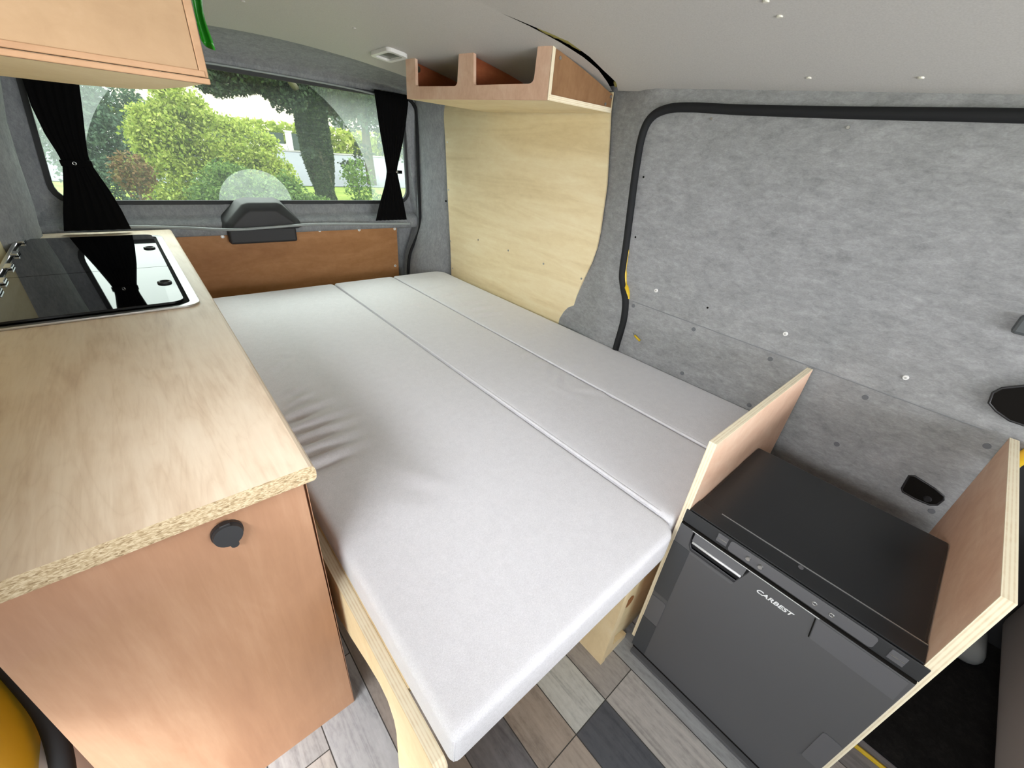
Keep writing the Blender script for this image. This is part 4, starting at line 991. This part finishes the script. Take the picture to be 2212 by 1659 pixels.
leaves('ivy', np.stack([np.interp(zz, [-0.6, 0.3, 1.1, 2.2], [4.42, 4.36, 4.30, 4.26]) + rad * np.cos(ang), 13 + rad * np.sin(ang), zz], 1), 0.05, L_IVY, rng, tr)
cn = []
for c, r, m in [((2.5, 12.3, 2.15), (1.1, 0.7, 0.42), 5200), ((3.6, 12.6, 2.15), (1.0, 0.8, 0.50), 5200), ((5.3, 12.8, 2.15), (1.1, 0.8, 0.52), 4800), ((6.3, 12.6, 2.0), (0.9, 0.6, 0.5), 2600), ((1.7, 12.2, 2.35), (0.8, 0.6, 0.42), 2400), ((4.2, 12.8, 2.8), (2.4, 1.0, 0.6), 5000), ((3.5, 12.0, 1.65), (0.38, 0.3, 0.22), 600), ((4.95, 12.6, 1.65), (0.4, 0.3, 0.22), 420), ((2.2, 12.0, 1.75), (0.45, 0.3, 0.17), 500), ((5.05, 12.6, 0.42), (0.35, 0.3, 0.12), 110), ((3.95, 12.5, 0.6), (0.2, 0.2, 0.15), 60), ((5.4, 12.6, 0.75), (0.3, 0.3, 0.22), 110), ((5.1, 12.7, 0.1), (0.15, 0.2, 0.3), 40)]:
    m = int(m * 1.5); cn.append(blob(rng, int(m * 0.5), c, r, 0.15))
    for q in blob(rng, 40, c, np.array(r) * 0.95, 0.75): cn.append(blob(rng, max(2, int(m * 0.5 / 40)), q, np.array(r) * 0.16 + 0.03, 0.1))
leaves('foliage', np.concatenate(cn), 0.052, L_DARK, rng, tr)
bt = empty('tree', (7.6, 17, -0.5), 'hazy grey-green tree behind the right curtain', 'tree')
stem_tree(bt, 'trunk', [([(7.6, 17, -0.6), (7.5, 17, 1.0), (7.5, 17, 3)], [0.2, 0.16, 0.08])], M_BARK)
leaves('foliage', np.concatenate([blob(rng, 5200, (7.6, 17, 2.2), (2.0, 1, 1.0), .2), blob(rng, 1600, (8.6, 16.6, 1.2), (0.9, .6, 0.8), .2)]), 0.09, L_HAZE, rng, bt)

# across the road: gate posts, fence, hedge, house
Y = 27.2
o = obj('garden_wall', box(-14, 7.55, Y, Y + 0.25, 0.0, 0.42), flat('white_render', (226, 222, 214), 0.85)); tag(o, 'low white garden wall across the road', 'wall')
for x_, lab in ((7.70, 'left white gate post across the road'), (8.62, 'right white gate post across the road')):
    p = empty('gate_post', (x_, Y, 0.1), lab, 'post', 'white gate posts')
    obj('shaft', box(x_ - 0.13, x_ + 0.13, Y - 0.05, Y + 0.22, 0.1, 1.0), M_WHITE, p); obj('cap', box(x_ - 0.17, x_ + 0.17, Y - 0.09, Y + 0.26, 1.0, 1.06), M_WHITE, p)
fn_ = empty('garden_fence', (3.0, Y + 0.1, 0.42), 'dark green slatted fence standing on the white garden wall', 'fence')
M_DGREEN = flat('dark_green_metal', (52, 66, 58), 0.6)
for k in range(9): obj('fence_panel', box(-10 + k * 1.95, -10 + k * 1.95 + 1.85, Y + 0.1, Y + 0.14, 0.43, 0.92), M_DGREEN, fn_)
gt = obj('gate', box(7.86, 8.46, Y + 0.05, Y + 0.10, 0.18, 0.95), M_DGREEN); tag(gt, 'dark green gate leaf between the white posts', 'gate')
hg = leaves('hedge', np.concatenate([np.stack([rng.uniform(-12, 22, 9000), rng.uniform(28, 29, 9000), rng.uniform(0.2, 1.42, 9000)], 1)]), 0.16, L_YEL, rng); tag(hg, 'clipped light green hedge behind the fence across the road', 'hedge')
hs = empty('house', (8, 36, 0.1), 'pale rendered house with a tiled roof across the road', 'house')
obj('walls', box(1.5, 15, 35, 43, 0.0, 5.2), flat('pale_pink_render', (226, 208, 198), 0.9), hs)
obj('roof', prism([(1.0, 34.5, 5.2), (15.5, 34.5, 5.2), (15.5, 39, 7.6), (1.0, 39, 7.6)], (0, 0.4, -0.2)), flat('roof_tiles', (140, 92, 74), 0.8), hs)
for k in range(2):
    w = obj('window', box(10.8 + k * 2.2, 11.8 + k * 2.2, 34.92, 35.05, 1.4, 2.5), M_WHITE, hs); obj('pane', box(10.88 + k * 2.2, 11.72 + k * 2.2, 34.88, 34.93, 1.48, 2.42), M_DIMPLE, w)
